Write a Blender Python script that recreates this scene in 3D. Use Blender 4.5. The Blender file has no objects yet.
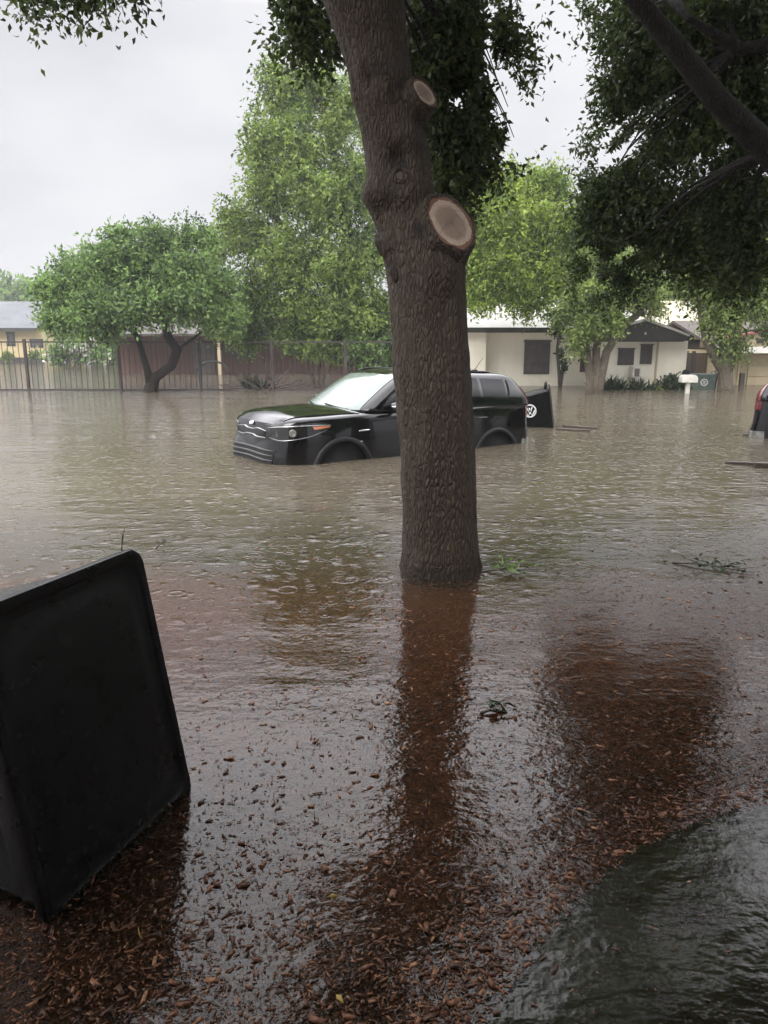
import bpy, bmesh, math, random
import numpy as np
from mathutils import Vector, Matrix, noise as mnoise
from mathutils.bvhtree import BVHTree

PI = math.pi
R = math.radians
scene = bpy.context.scene
COL = scene.collection
rng = np.random.default_rng(7)
random.seed(7)

# ------------------------------------------------------------------ camera model
F_PX, PITCH, CAM_H = 740.0, R(12.87), 1.45
CP, SP = math.cos(PITCH), math.sin(PITCH)


def ray(px, py):
    u = (px - 384) / F_PX
    v = (512 - py) / F_PX
    return Vector((u, CP + v * SP, -SP + v * CP))


def at_y(px, py, Y):
    d = ray(px, py)
    t = Y / d.y
    return Vector((d.x * t, Y, CAM_H + d.z * t))


def at_z(px, py, z=0.0):
    d = ray(px, py)
    t = (z - CAM_H) / d.z
    return Vector((d.x * t, d.y * t, z))


# ------------------------------------------------------------------ tagging
def tag(o, label=None, cat=None, group=None, kind=None):
    if label: o['label'] = label
    if cat: o['category'] = cat
    if group: o['group'] = group
    if kind: o['kind'] = kind
    return o


def thing(name, label, cat, loc=(0, 0, 0), rot=(0, 0, 0), group=None):
    o = bpy.data.objects.new(name, None)
    o.empty_display_size = 0.2
    COL.objects.link(o)
    o.location = loc
    o.rotation_euler = rot
    return tag(o, label, cat, group)


def link(name, me, m=None, parent=None):
    o = bpy.data.objects.new(name, me)
    COL.objects.link(o)
    if m is not None:
        me.materials.clear()
        me.materials.append(m)
    if parent is not None:
        o.parent = parent
    return o


# ------------------------------------------------------------------ materials
class NT:
    def __init__(self, name):
        self.m = bpy.data.materials.new(name)
        self.m.use_nodes = True
        self.t = self.m.node_tree
        self.t.nodes.clear()
        self.out = self.t.nodes.new('ShaderNodeOutputMaterial')

    def n(self, typ, **kw):
        nd = self.t.nodes.new(typ)
        for k, v in kw.items():
            setattr(nd, k, v)
        return nd

    def l(self, a, b):
        self.t.links.new(a, b)

    def inp(self, nd, key, val):
        s = nd.inputs[key]
        if hasattr(val, 'is_output') or isinstance(val, bpy.types.NodeSocket):
            self.l(val, s)
        else:
            s.default_value = val

    def math(self, op, a, b=0.0, c=None, clamp=False):
        nd = self.n('ShaderNodeMath', operation=op, use_clamp=clamp)
        self.inp(nd, 0, a)
        self.inp(nd, 1, b)
        if c is not None: self.inp(nd, 2, c)
        return nd.outputs[0]

    def mapping(self, vec, scale=(1, 1, 1), loc=(0, 0, 0)):
        nd = self.n('ShaderNodeMapping')
        self.l(vec, nd.inputs['Vector'])
        nd.inputs['Scale'].default_value = scale
        nd.inputs['Location'].default_value = loc
        return nd.outputs[0]

    def noise(self, vec, scale, detail=3, rough=0.55, out='Fac'):
        nd = self.n('ShaderNodeTexNoise')
        if vec is not None: self.l(vec, nd.inputs['Vector'])
        nd.inputs['Scale'].default_value = scale
        nd.inputs['Detail'].default_value = detail
        nd.inputs['Roughness'].default_value = rough
        return nd.outputs[out]

    def vor(self, vec, scale, feature='F1', dim='3D', rand=1.0):
        nd = self.n('ShaderNodeTexVoronoi', feature=feature, voronoi_dimensions=dim)
        if vec is not None: self.l(vec, nd.inputs['Vector'])
        nd.inputs['Scale'].default_value = scale
        nd.inputs['Randomness'].default_value = rand
        return nd

    def ramp(self, fac, stops):
        nd = self.n('ShaderNodeValToRGB')
        cr = nd.color_ramp
        while len(cr.elements) < len(stops): cr.elements.new(0.5)
        for e, (p, c) in zip(cr.elements, stops):
            e.position = p
            e.color = (c[0], c[1], c[2], 1) if not isinstance(c, (int, float)) else (c, c, c, 1)
        self.l(fac, nd.inputs[0])
        return nd.outputs[0]

    def mix(self, fac, a, b, blend='MIX'):
        nd = self.n('ShaderNodeMix', data_type='RGBA', blend_type=blend)
        self.inp(nd, 0, fac)
        for i, v in ((6, a), (7, b)):
            if isinstance(v, tuple): v = (v[0], v[1], v[2], 1)
            self.inp(nd, i, v)
        return nd.outputs[2]

    def bump(self, h, strength=0.5, dist=0.01, normal=None):
        nd = self.n('ShaderNodeBump')
        self.l(h, nd.inputs['Height'])
        nd.inputs['Strength'].default_value = strength
        nd.inputs['Distance'].default_value = dist
        if normal is not None: self.l(normal, nd.inputs['Normal'])
        return nd.outputs[0]

    def co(self, which='Object'):
        return self.n('ShaderNodeTexCoord').outputs[which]

    def pbr(self, color, rough=0.5, spec=0.5, metal=0.0, normal=None, coat=0.0):
        b = self.n('ShaderNodeBsdfPrincipled')
        if isinstance(color, tuple): color = (color[0], color[1], color[2], 1)
        self.inp(b, 'Base Color', color)
        self.inp(b, 'Roughness', rough)
        self.inp(b, 'Specular IOR Level', spec)
        self.inp(b, 'Metallic', metal)
        self.inp(b, 'Coat Weight', coat)
        if normal is not None: self.l(normal, b.inputs['Normal'])
        return b.outputs[0]

    def done(self, sh):
        self.l(sh, self.out.inputs['Surface'])
        return self.m


def simple(name, c, rough=0.5, spec=0.5, metal=0.0, var=0.25, vs=6.0, bump=0.0, bs=40.0, bd=0.004, coat=0.0, stretch=(1, 1, 1)):
    t = NT(name)
    co = t.mapping(t.co(), stretch)
    nz = t.noise(co, vs, 5)
    lo = tuple(x * (1 - var) for x in c)
    hi = tuple(min(1, x * (1 + var)) for x in c)
    colr = t.ramp(nz, [(0.3, lo), (0.7, hi)])
    nrm = t.bump(t.noise(co, bs, 4), bump, bd) if bump else None
    return t.done(t.pbr(colr, rough, spec, metal, nrm, coat))


def leaf_mat(name, c1, c2, trans=0.35, rough=0.45):
    t = NT(name)
    a = t.n('ShaderNodeAttribute', attribute_name='var')
    col = t.ramp(a.outputs['Fac'], [(0.0, c1), (1.0, c2)])
    b = t.pbr(col, rough, 0.35)
    tr = t.n('ShaderNodeBsdfTranslucent')
    hs = t.n('ShaderNodeHueSaturation')
    hs.inputs['Saturation'].default_value = 1.1
    hs.inputs['Value'].default_value = 1.25
    t.l(col, hs.inputs['Color'])
    t.l(hs.outputs[0], tr.inputs[0])
    mx = t.n('ShaderNodeMixShader')
    mx.inputs[0].default_value = trans
    t.l(b, mx.inputs[1])
    t.l(tr.outputs[0], mx.inputs[2])
    return t.done(mx.outputs[0])


def bark_mat(name, dark, light, sc=1.0, bd=0.025):
    t = NT(name)
    co = t.co()
    warp = t.n('ShaderNodeVectorMath', operation='MULTIPLY_ADD')
    t.l(t.noise(co, 9 * sc, 3, out='Color'), warp.inputs[0])
    warp.inputs[1].default_value = (0.028 / sc, 0.028 / sc, 0.10 / sc)
    t.l(co, warp.inputs[2])
    m = t.mapping(warp.outputs[0], (50 * sc, 50 * sc, 14 * sc))
    v = t.vor(m, 1.0, 'DISTANCE_TO_EDGE')
    plates = t.ramp(v.outputs['Distance'], [(0.0, 0.0), (0.34, 1.0)])
    fine = t.noise(t.mapping(co, (40 * sc, 40 * sc, 14 * sc)), 3.0, 5, 0.65)
    fis = t.ramp(t.noise(t.mapping(warp.outputs[0], (26 * sc, 26 * sc, 2.6 * sc)), 1.0, 5, 0.7), [(0.42, 0.0), (0.56, 1.0)])
    h = t.math('ADD', t.math('MULTIPLY', plates, 0.70), t.math('MULTIPLY', fine, 0.5))
    h = t.math('ADD', h, t.math('MULTIPLY', fis, 0.20))
    big = t.noise(co, 2.2 * sc, 4)
    c = t.mix(t.math('MULTIPLY', h, 0.75), dark, light)
    c = t.mix(t.ramp(big, [(0.35, 0.0), (0.7, 0.55)]), c, tuple(x * 0.55 for x in light))
    # a little lichen, greyer green
    li = t.ramp(t.noise(co, 7 * sc, 5, 0.7), [(0.56, 0.0), (0.68, 0.4)])
    c = t.mix(li, c, (light[0] * 1.0, light[1] * 1.12, light[2] * 0.95))
    return t.done(t.pbr(c, 0.75, 0.3, 0, t.bump(h, 1.0, bd)))


def ring_layer(t, vec, scale, off, width, freq):
    nd = t.vor(t.mapping(vec, (1, 1, 1), off), scale, 'F1', '2D', 1.0)
    sp = t.n('ShaderNodeSeparateColor')
    t.l(nd.outputs['Color'], sp.inputs[0])
    rad = t.math('MULTIPLY', sp.outputs[0], 0.42)
    tt = t.math('DIVIDE', t.math('SUBTRACT', nd.outputs['Distance'], rad), width)
    e = t.math('POWER', 2.718, t.math('MULTIPLY', t.math('MULTIPLY', tt, tt), -1.0))
    s = t.math('COSINE', t.math('MULTIPLY', tt, freq))
    fade = t.math('SUBTRACT', 1.0, t.math('MULTIPLY', sp.outputs[0], 0.8))
    on = t.math('GREATER_THAN', sp.outputs[1], 0.30)
    return t.math('MULTIPLY', t.math('MULTIPLY', e, s), t.math('MULTIPLY', fade, on))


def water_mat():
    t = NT('flood_water')
    pos = t.n('ShaderNodeNewGeometry').outputs['Position']
    sp = t.n('ShaderNodeSeparateXYZ')
    t.l(pos, sp.inputs[0])
    nlow = t.noise(pos, 0.5, 3)
    r1 = ring_layer(t, pos, 1.5, (3.1, 1.7, 0), 0.05, 3.0)
    r2 = ring_layer(t, pos, 3.3, (7.7, 4.2, 0), 0.07, 2.6)
    r3 = ring_layer(t, pos, 7.5, (1.3, 9.1, 0), 0.10, 2.3)
    w1 = t.noise(t.mapping(pos, (1.0, 1.6, 1)), 2.6, 3, 0.5)
    w2 = t.noise(t.mapping(pos, (1.0, 1.3, 1)), 11.0, 3, 0.55)
    w3 = t.noise(pos, 34.0, 2, 0.5)
    patch = t.ramp(t.noise(t.mapping(pos, (0.35, 0.9, 1)), 0.7, 3), [(0.40, 0.30), (0.60, 1.5)])
    h = t.math('ADD', t.math('MULTIPLY', r1, 0.15), t.math('MULTIPLY', r2, 0.20))
    h = t.math('ADD', h, t.math('MULTIPLY', r3, 0.17))
    om = t.n('ShaderNodeMapRange', interpolation_type='SMOOTHSTEP')
    t.l(t.math('SUBTRACT', sp.outputs[1], t.math('MULTIPLY', sp.outputs[0], 0.35)), om.inputs[0])
    om.inputs[1].default_value = 3.2
    om.inputs[2].default_value = 5.6
    om.inputs[3].default_value = 0.12
    om.inputs[4].default_value = 1.0
    sl = t.n('ShaderNodeMapRange', interpolation_type='SMOOTHSTEP')
    t.l(t.math('SUBTRACT', sp.outputs[0], t.math('MULTIPLY', sp.outputs[1], 0.62)), sl.inputs[0])
    sl.inputs[1].default_value = -0.42
    sl.inputs[2].default_value = -0.2
    sl.inputs[3].default_value = 0.0
    sl.inputs[4].default_value = 0.0
    near_ = t.math('LESS_THAN', sp.outputs[1], 3.2)
    rip = t.math('MAXIMUM', om.outputs[0], t.math('MULTIPLY', sl.outputs[0], near_))
    h = t.math('MULTIPLY', h, rip)
    wv = t.math('ADD', t.math('MULTIPLY', w1, 0.30), t.math('MULTIPLY', w2, 0.16))
    wv = t.math('ADD', wv, t.math('MULTIPLY', w3, 0.045))
    h = t.math('ADD', h, t.math('MULTIPLY', wv, patch))
    # dimples where drops have just struck
    for sc_, of_, am_ in ((4.0, (2, 5, 0), 0.42), (8.0, (6, 1, 0), 0.22)):
        dv = t.vor(t.mapping(pos, (1, 1, 1), of_), sc_, 'F1', '2D', 1.0)
        ds = t.n('ShaderNodeSeparateColor')
        t.l(dv.outputs['Color'], ds.inputs[0])
        q = t.math('DIVIDE', dv.outputs['Distance'], 0.17)
        dm = t.math('POWER', 2.718, t.math('MULTIPLY', t.math('MULTIPLY', q, q), -1.0))
        dm = t.math('MULTIPLY', dm, t.math('GREATER_THAN', ds.outputs[2], 0.55))
        h = t.math('ADD', h, t.math('MULTIPLY', t.math('MULTIPLY', dm, om.outputs[0]), am_))
    # wind and rain roughened streaks on the open water
    pm = t.ramp(t.noise(t.mapping(pos, (0.45, 1.5, 1), (4, 8, 0)), 1.1, 4, 0.6), [(0.52, 0.0), (0.64, 1.0)])
    st = t.noise(t.mapping(pos, (1.6, 2.4, 1)), 4.0, 3, 0.6)
    h = t.math('ADD', h, t.math('MULTIPLY', t.math('MULTIPLY', st, pm), t.math('MULTIPLY', om.outputs[0], 0.45)))
    # water film creased round the chips
    gm = t.math('SUBTRACT', 1.12, om.outputs[0], clamp=True)
    gn = t.math('ADD', t.math('MULTIPLY', t.noise(pos, 85.0, 3, 0.6), 0.020), t.math('MULTIPLY', t.noise(t.mapping(pos, (1, 1.5, 1)), 30.0, 2), 0.045))
    h = t.math('ADD', h, t.math('MULTIPLY', gn, gm))
    nrm = t.bump(h, 1.0, WATER_BUMP)
    # how muddy: clear over the mulch bed, silt brown over the deeper lawn and road
    turb = t.n('ShaderNodeMapRange', interpolation_type='SMOOTHSTEP')
    t.l(t.math('ADD', sp.outputs[1], t.math('MULTIPLY', nlow, 2.0)), turb.inputs[0])
    turb.inputs[1].default_value = 4.3
    turb.inputs[2].default_value = 8.6
    turb.inputs[3].default_value = 0.05
    turb.inputs[4].default_value = 0.97
    silt = t.mix(t.noise(pos, 0.8, 4), (0.098, 0.081, 0.058), (0.155, 0.130, 0.096))
    dif = t.n('ShaderNodeBsdfDiffuse')
    t.l(silt, dif.inputs[0])
    trn = t.n('ShaderNodeBsdfTransparent')
    trn.inputs[0].default_value = (0.86, 0.80, 0.70, 1)
    body = t.n('ShaderNodeMixShader')
    t.l(turb.outputs[0], body.inputs[0])
    t.l(trn.outputs[0], body.inputs[1])
    t.l(dif.outputs[0], body.inputs[2])
    fr = t.n('ShaderNodeFresnel')
    fr.inputs[0].default_value = 1.46
    t.l(nrm, fr.inputs['Normal'])
    gl = t.n('ShaderNodeBsdfGlossy')
    gl.inputs['Roughness'].default_value = 0.06
    t.l(nrm, gl.inputs['Normal'])
    mx = t.n('ShaderNodeMixShader')
    t.l(fr.outputs[0], mx.inputs[0])
    t.l(body.outputs[0], mx.inputs[1])
    t.l(gl.outputs[0], mx.inputs[2])
    return t.done(mx.outputs[0])


WATER_BUMP = 0.017


def ground_mat():
    t = NT('flooded_ground')
    pos = t.n('ShaderNodeNewGeometry').outputs['Position']
    sp = t.n('ShaderNodeSeparateXYZ')
    t.l(pos, sp.inputs[0])
    v = t.vor(t.mapping(pos, (1, 1.6, 1)), 42.0)
    mul = t.mix(v.outputs['Distance'], (0.30, 0.125, 0.052), (0.08, 0.034, 0.016))
    mul = t.mix(0.5, mul, t.ramp(t.noise(pos, 30, 4), [(0.3, (0.09, 0.038, 0.018)), (0.7, (0.32, 0.14, 0.062))]))
    gr = t.ramp(t.noise(pos, 26, 5, 0.7), [(0.3, (0.02, 0.030, 0.012)), (0.7, (0.07, 0.09, 0.035))])
    k = t.n('ShaderNodeMapRange', interpolation_type='SMOOTHSTEP')
    t.l(t.math('ADD', sp.outputs[1], t.math('MULTIPLY', t.noise(pos, 1.1, 4), 2.2)), k.inputs[0])
    k.inputs[1].default_value = 5.4
    k.inputs[2].default_value = 6.4
    c = t.mix(k.outputs[0], mul, gr)
    return t.done(t.pbr(c, 0.8, 0.2, 0, t.bump(t.noise(pos, 50, 4), 0.6, 0.01)))


# ------------------------------------------------------------------ mesh helpers
class MB:
    def __init__(self):
        self.v, self.f = [], []

    def add(self, vs, fs):
        k = len(self.v)
        self.v += [tuple(p) for p in vs]
        self.f += [tuple(i + k for i in f) for f in fs]
        return self

    def box(self, c, s, M=None):
        x, y, z = s[0] / 2, s[1] / 2, s[2] / 2
        vs = [Vector((a * x, b * y, d * z)) for a in (-1, 1) for b in (-1, 1) for d in (-1, 1)]
        if M is not None: vs = [M @ p for p in vs]
        vs = [p + Vector(c) for p in vs]
        return self.add(vs, [(0, 1, 3, 2), (4, 6, 7, 5), (0, 4, 5, 1), (2, 3, 7, 6), (0, 2, 6, 4), (1, 5, 7, 3)])

    def box2(self, a, b):
        a, b = Vector(a), Vector(b)
        return self.box((a + b) / 2, [abs(x) for x in (b - a)])

    def prism(self, poly, ax, lo, hi):
        """poly: 2-D outline; ax: axis it is extruded along (0,1,2)."""
        def P(q, h):
            if ax == 0: return (h, q[0], q[1])
            if ax == 1: return (q[0], h, q[1])
            return (q[0], q[1], h)
        n = len(poly)
        vs = [P(q, lo) for q in poly] + [P(q, hi) for q in poly]
        fs = [tuple(range(n - 1, -1, -1)), tuple(range(n, 2 * n))]
        fs += [(i, (i + 1) % n, n + (i + 1) % n, n + i) for i in range(n)]
        return self.add(vs, fs)

    def tube(self, pts, rad, n=8, cap=True, ripple=0.0):
        pts = [Vector(p) for p in pts]
        if not hasattr(rad, '__len__'): rad = [rad] * len(pts)
        k = len(self.v)
        ref = None
        for i, p in enumerate(pts):
            d = (pts[min(i + 1, len(pts) - 1)] - pts[max(i - 1, 0)]).normalized()
            if ref is None:
                ref = Vector((1, 0, 0)) if abs(d.x) < 0.8 else Vector((0, 1, 0))
            a = (ref - d * ref.dot(d)).normalized()
            ref = a
            b = d.cross(a)
            for j in range(n):
                th = 2 * PI * j / n
                r = rad[i]
                if ripple: r *= 1 + ripple * mnoise.noise(Vector((math.cos(th) * 1.5, math.sin(th) * 1.5, i * 0.25)) + p * 0.6)
                self.v.append(tuple(p + (a * math.cos(th) + b * math.sin(th)) * r))
        for i in range(len(pts) - 1):
            for j in range(n):
                q = k + i * n
                self.f.append((q + j, q + (j + 1) % n, q + n + (j + 1) % n, q + n + j))
        if cap:
            self.f.append(tuple(k + j for j in range(n - 1, -1, -1)))
            e = k + (len(pts) - 1) * n
            self.f.append(tuple(e + j for j in range(n)))
        return self

    def lathe(self, prof, c=(0, 0, 0), M=None, n=24):
        """prof: (r, z) pairs turned about local z."""
        vs, fs = [], []
        for r, z in prof:
            for j in range(n):
                th = 2 * PI * j / n
                p = Vector((r * math.cos(th), r * math.sin(th), z))
                if M is not None: p = M @ p
                vs.append(p + Vector(c))
        for i in range(len(prof) - 1):
            for j in range(n):
                fs.append((i * n + j, i * n + (j + 1) % n, (i + 1) * n + (j + 1) % n, (i + 1) * n + j))
        if prof[0][0] > 1e-6: fs.append(tuple(range(n - 1, -1, -1)))
        if prof[-1][0] > 1e-6: fs.append(tuple((len(prof) - 1) * n + j for j in range(n)))
        return self.add(vs, fs)

    def rings(self, rs, closed_ends=True):
        n = len(rs[0])
        k = len(self.v)
        for r in rs: self.v += [tuple(p) for p in r]
        for i in range(len(rs) - 1):
            for j in range(n):
                q = k + i * n
                self.f.append((q + j, q + (j + 1) % n, q + n + (j + 1) % n, q + n + j))
        if closed_ends:
            self.f.append(tuple(k + j for j in range(n - 1, -1, -1)))
            e = k + (len(rs) - 1) * n
            self.f.append(tuple(e + j for j in range(n)))
        return self

    def build(self, name, m, parent=None, smooth=False, bevel=0.0, world=False, seg=2):
        vs = self.v
        if world and parent is not None:
            o = Vector(parent.location)
            vs = [tuple(Vector(p) - o) for p in vs]
        me = bpy.data.meshes.new(name)
        me.from_pydata(vs, [], self.f)
        bm = bmesh.new()
        bm.from_mesh(me)
        bmesh.ops.recalc_face_normals(bm, faces=bm.faces)
        bm.to_mesh(me)
        bm.free()
        if smooth: me.polygons.foreach_set('use_smooth', [True] * len(me.polygons))
        ob = link(name, me, m, parent)
        if bevel:
            b = ob.modifiers.new('bevel', 'BEVEL')
            b.width = bevel
            b.segments = seg
            b.limit_method = 'ANGLE'
            b.angle_limit = R(35)
            me.polygons.foreach_set('use_smooth', [True] * len(me.polygons))
            ob.modifiers.new('wn', 'WEIGHTED_NORMAL').keep_sharp = True
        return ob


def mesh_np(name, V, Fc, var=None):
    me = bpy.data.meshes.new(name)
    nv, (nf, k) = len(V), Fc.shape
    me.vertices.add(nv)
    me.vertices.foreach_set('co', np.ascontiguousarray(V, dtype=np.float32).ravel())
    me.loops.add(nf * k)
    me.loops.foreach_set('vertex_index', np.ascontiguousarray(Fc, dtype=np.int32).ravel())
    me.polygons.add(nf)
    me.polygons.foreach_set('loop_start', np.arange(0, nf * k, k, dtype=np.int32))
    me.polygons.foreach_set('loop_total', np.full(nf, k, dtype=np.int32))
    if var is not None:
        a = me.attributes.new('var', 'FLOAT', 'POINT')
        a.data.foreach_set('value', np.ascontiguousarray(var, dtype=np.float32))
    me.update(calc_edges=True)
    return me


def unit(a):
    return a / np.maximum(np.linalg.norm(a, axis=-1, keepdims=True), 1e-9)


def leaf_mesh(name, P, D, L, W, var):
    """one folded, pointed leaf blade per row (6 vertices, two quads)."""
    n = len(P)
    rnd = rng.normal(size=(n, 3))
    S = unit(np.cross(D, rnd))
    N = np.cross(S, D)
    L = L[:, None]
    W = W[:, None]
    fold = W * 0.22
    bend = L * 0.12
    v0 = P
    v1 = P + D * L * 0.42 + S * W * 0.5 + N * fold
    v2 = P + D * L * 0.50
    v3 = P + D * L * 0.42 - S * W * 0.5 + N * fold
    v4 = P + D * L - N * bend
    V = np.stack([v0, v1, v2, v3, v4], 1).reshape(-1, 3)
    b = np.arange(n)[:, None] * 5
    Fc = np.concatenate([b + np.array([[0, 2, 4, 1]]), b + np.array([[0, 3, 4, 2]])], 1).reshape(-1, 4)
    return mesh_np(name, V, Fc, np.repeat(var, 5))


def sprigs(clusters, n_sprig, per, slen, droop, leaf, origin, shell=0.55, holes=0.0, tuft=0.58):
    """leaves set along short drooping twigs; clusters = [(centre, (rx,ry,rz), weight)]"""
    Ps, Ds, Ls, Ws, Vs = [], [], [], [], []
    tot = sum(c[2] for c in clusters)
    for c, rad, w in clusters:
        k = max(3, int(n_sprig * w / tot))
        u = unit(rng.normal(size=(k, 3)))
        # uneven outline: lumpy radius
        r = rng.random((k, 1)) ** (1 / (3 * shell + 0.6))
        r = r * (0.78 + 0.35 * rng.random((k, 1)))
        base = np.array(c)[None] + u * r * np.array(rad)[None]
        # pull into tufts so gaps open
        nt = max(4, k // 14)
        tu = unit(rng.normal(size=(nt, 3))) * (rng.random((nt, 1)) ** 0.5)
        tc = np.array(c)[None] + tu * np.array(rad)[None]
        idx = rng.integers(0, nt, k)
        base = base * (1 - tuft) + tc[idx] * tuft
        d = unit(u * 0.8 + rng.normal(size=(k, 3)) * 0.6 + np.array([[0, 0, -droop]]))
        sv = np.clip(rng.normal(0.5, 0.17, k), 0, 1)
        tv = np.clip(rng.normal(0, 0.22, nt), -0.45, 0.45)[idx]
        sl = slen * (0.6 + 0.8 * rng.random(k))
        s = (np.arange(per) + 0.5) / per
        s = s[None, :] + rng.normal(0, 0.03, (k, per))
        p = base[:, None, :] + d[:, None, :] * (s * sl[:, None])[..., None]
        p[..., 2] -= droop * 0.35 * (s ** 2) * sl[:, None]
        p = p + rng.normal(0, slen * 0.10, p.shape)
        ld = unit(d[:, None, :] * 0.5 + rng.normal(size=p.shape) * 0.75 + np.array([0, 0, -0.25 * droop]))
        Ps.append(p.reshape(-1, 3))
        Ds.append(ld.reshape(-1, 3))
        m = k * per
        f = 0.65 + 0.7 * rng.random(m)
        Ls.append(leaf[0] * f)
        Ws.append(leaf[1] * f)
        Vs.append(np.clip(np.repeat(sv + tv, per) + rng.normal(0, 0.12, m), 0, 1))
    P, D, L, W, V = map(np.concatenate, (Ps, Ds, Ls, Ws, Vs))
    if holes:
        f = vnoise(P[:, 0] + 0.15 * P[:, 1], P[:, 2] + 0.12 * P[:, 1], 3.4, 11) * 0.6 + vnoise(P[:, 0], P[:, 2], 8.0, 12) * 0.4
        k = f > holes
        P, D, L, W, V = P[k], D[k], L[k], W[k], V[k]
    return P - np.array(origin)[None], D, L, W, V


def vnoise(x, y, s, seed):
    g = np.random.default_rng(seed).random((128, 128))
    u, v = x * s + 500.3, y * s + 500.7
    i, j = np.floor(u).astype(int), np.floor(v).astype(int)
    fu, fv = u - i, v - j
    fu, fv = fu * fu * (3 - 2 * fu), fv * fv * (3 - 2 * fv)
    q = lambda a, b: g[a % 128, b % 128]
    return (q(i, j) * (1 - fu) + q(i + 1, j) * fu) * (1 - fv) + (q(i, j + 1) * (1 - fu) + q(i + 1, j + 1) * fu) * fv


def bez(a, b, c, n=9):
    a, b, c = Vector(a), Vector(b), Vector(c)
    return [a * (1 - t) ** 2 + b * 2 * t * (1 - t) + c * t * t for t in [i / (n - 1) for i in range(n)]]


def wob(pts, amt):
    out = []
    for i, p in enumerate(pts):
        k = 0 if i in (0,) else amt
        out.append(p + Vector((mnoise.noise(p * 1.7), mnoise.noise(p * 1.7 + Vector((9, 3, 1))), mnoise.noise(p * 1.7 + Vector((2, 8, 5))))) * k)
    return out


def tree(name, label, base, stems, clusters, n_sprig, per, slen, droop, leaf, lm, bm, group=None, limb_r=0.05, part='crown', limb_n=7, attach=None):
    """stems: [(points, radii)] in world space; clusters: [(centre, radii, weight)]"""
    t = thing(name, label, 'tree', base, group=group)
    mb = MB()
    sp = []
    for pts, rad in stems:
        mb.tube(wob([Vector(p) for p in pts], 0.03), rad, 14, ripple=0.16)
        k = len(pts)
        sp += [(Vector(p), r) for p, r in list(zip(pts, rad))[k // 2:]]
    for c, rad, w in clusters:
        c = Vector(c)
        best = min(sp, key=lambda q: (q[0] - c).length + 0.9 * max(0, q[0].z - c.z + 0.2))
        a = best[0]
        rr = min(limb_r, best[1] * 0.8)
        mid = (a + c) / 2 + Vector((random.uniform(-.2, .2), random.uniform(-.2, .2), 0.12)) * (c - a).length
        mb.tube(wob(bez(a, mid, c, limb_n), 0.08), [rr * (1 - 0.75 * i / (limb_n - 1)) for i in range(limb_n)], 7)
        for q in range(3):
            e = c + Vector((random.uniform(-1, 1) * rad[0], random.uniform(-1, 1) * rad[1], random.uniform(-.7, .9) * rad[2])) * 0.75
            s0 = a.lerp(c, 0.6)
            mb.tube(wob(bez(s0, (s0 + e) / 2 + Vector((0, 0, .15)) * rad[2], e, 5), 0.05), [rr * .42, rr * .34, rr * .26, rr * .18, rr * .1], 5)
    mb.build('trunk', bm, t, smooth=True, world=True)
    P, D, L, W, V = sprigs(clusters, n_sprig, per, slen, droop, leaf, base)
    link(part, leaf_mesh(part, P, D, L, W, V), lm, t)
    return t


def px_clusters(lst, Y, depth=None):
    """(px, py, half width px, half height px, dy) -> world ellipsoids round distance Y"""
    out = []
    for q in lst:
        px, py, rx, ry = q[:4]
        y = Y + (q[4] if len(q) > 4 else 0)
        c = at_y(px, py, y)
        s = y / F_PX
        out.append((tuple(c), (rx * s, (depth if depth else (rx + ry) / 2 * s), ry * s), rx * ry))
    return out

# ------------------------------------------------------------------ shared materials
M = {}
M['water'] = water_mat()
M['ground'] = ground_mat()
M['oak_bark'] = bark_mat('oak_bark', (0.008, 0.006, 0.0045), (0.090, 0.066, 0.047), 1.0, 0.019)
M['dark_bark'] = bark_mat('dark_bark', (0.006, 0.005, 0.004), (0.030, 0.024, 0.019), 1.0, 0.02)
M['bark_brown'] = bark_mat('brown_bark', (0.03, 0.024, 0.018), (0.13, 0.105, 0.08), 0.5, 0.03)
M['bark_pale'] = bark_mat('pale_bark', (0.05, 0.042, 0.032), (0.19, 0.16, 0.12), 0.5, 0.03)
M['oak_leaf'] = leaf_mat('oak_leaf', (0.015, 0.028, 0.010), (0.095, 0.125, 0.042), 0.42, 0.35)
M['green_leaf'] = leaf_mat('green_leaf', (0.026, 0.052, 0.015), (0.28, 0.38, 0.095), 0.42)
M['deep_leaf'] = leaf_mat('deep_leaf', (0.020, 0.045, 0.018), (0.23, 0.35, 0.105), 0.40)
M['lime_leaf'] = leaf_mat('lime_leaf', (0.045, 0.085, 0.016), (0.34, 0.44, 0.09), 0.45)
M['olive_leaf'] = leaf_mat('olive_leaf', (0.036, 0.062, 0.018), (0.28, 0.36, 0.10), 0.45)
M['shrub_leaf'] = leaf_mat('shrub_leaf', (0.010, 0.020, 0.009), (0.045, 0.07, 0.026), 0.2)
M['petal'] = leaf_mat('petal', (0.45, 0.43, 0.40), (0.75, 0.72, 0.68), 0.3)
M['black_plastic'] = simple('black_plastic', (0.0022, 0.0024, 0.0028), 0.30, 0.30, var=0.3, vs=9, bump=0.25, bs=160, bd=0.001)
M['worn_plastic'] = simple('worn_plastic', (0.075, 0.078, 0.08), 0.55, 0.4, var=0.55, vs=22, bump=0.3, bs=90, bd=0.001)
M['green_plastic'] = simple('green_plastic', (0.06, 0.085, 0.07), 0.5, 0.4, var=0.3, vs=9)
M['emblem_white'] = simple('emblem_white', (0.62, 0.62, 0.62), 0.6, 0.3, var=0.2, vs=40)
M['rubber'] = simple('rubber', (0.012, 0.012, 0.012), 0.8, 0.3)
M['car_black'] = simple('car_black_paint', (0.0025, 0.0025, 0.003), 0.10, 0.40, var=0.1, coat=0.55)
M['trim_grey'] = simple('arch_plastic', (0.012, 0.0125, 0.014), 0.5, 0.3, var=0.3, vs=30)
M['glass_dark'] = simple('dark_glass', (0.005, 0.006, 0.0065), 0.08, 0.35, var=0.1)
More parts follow.
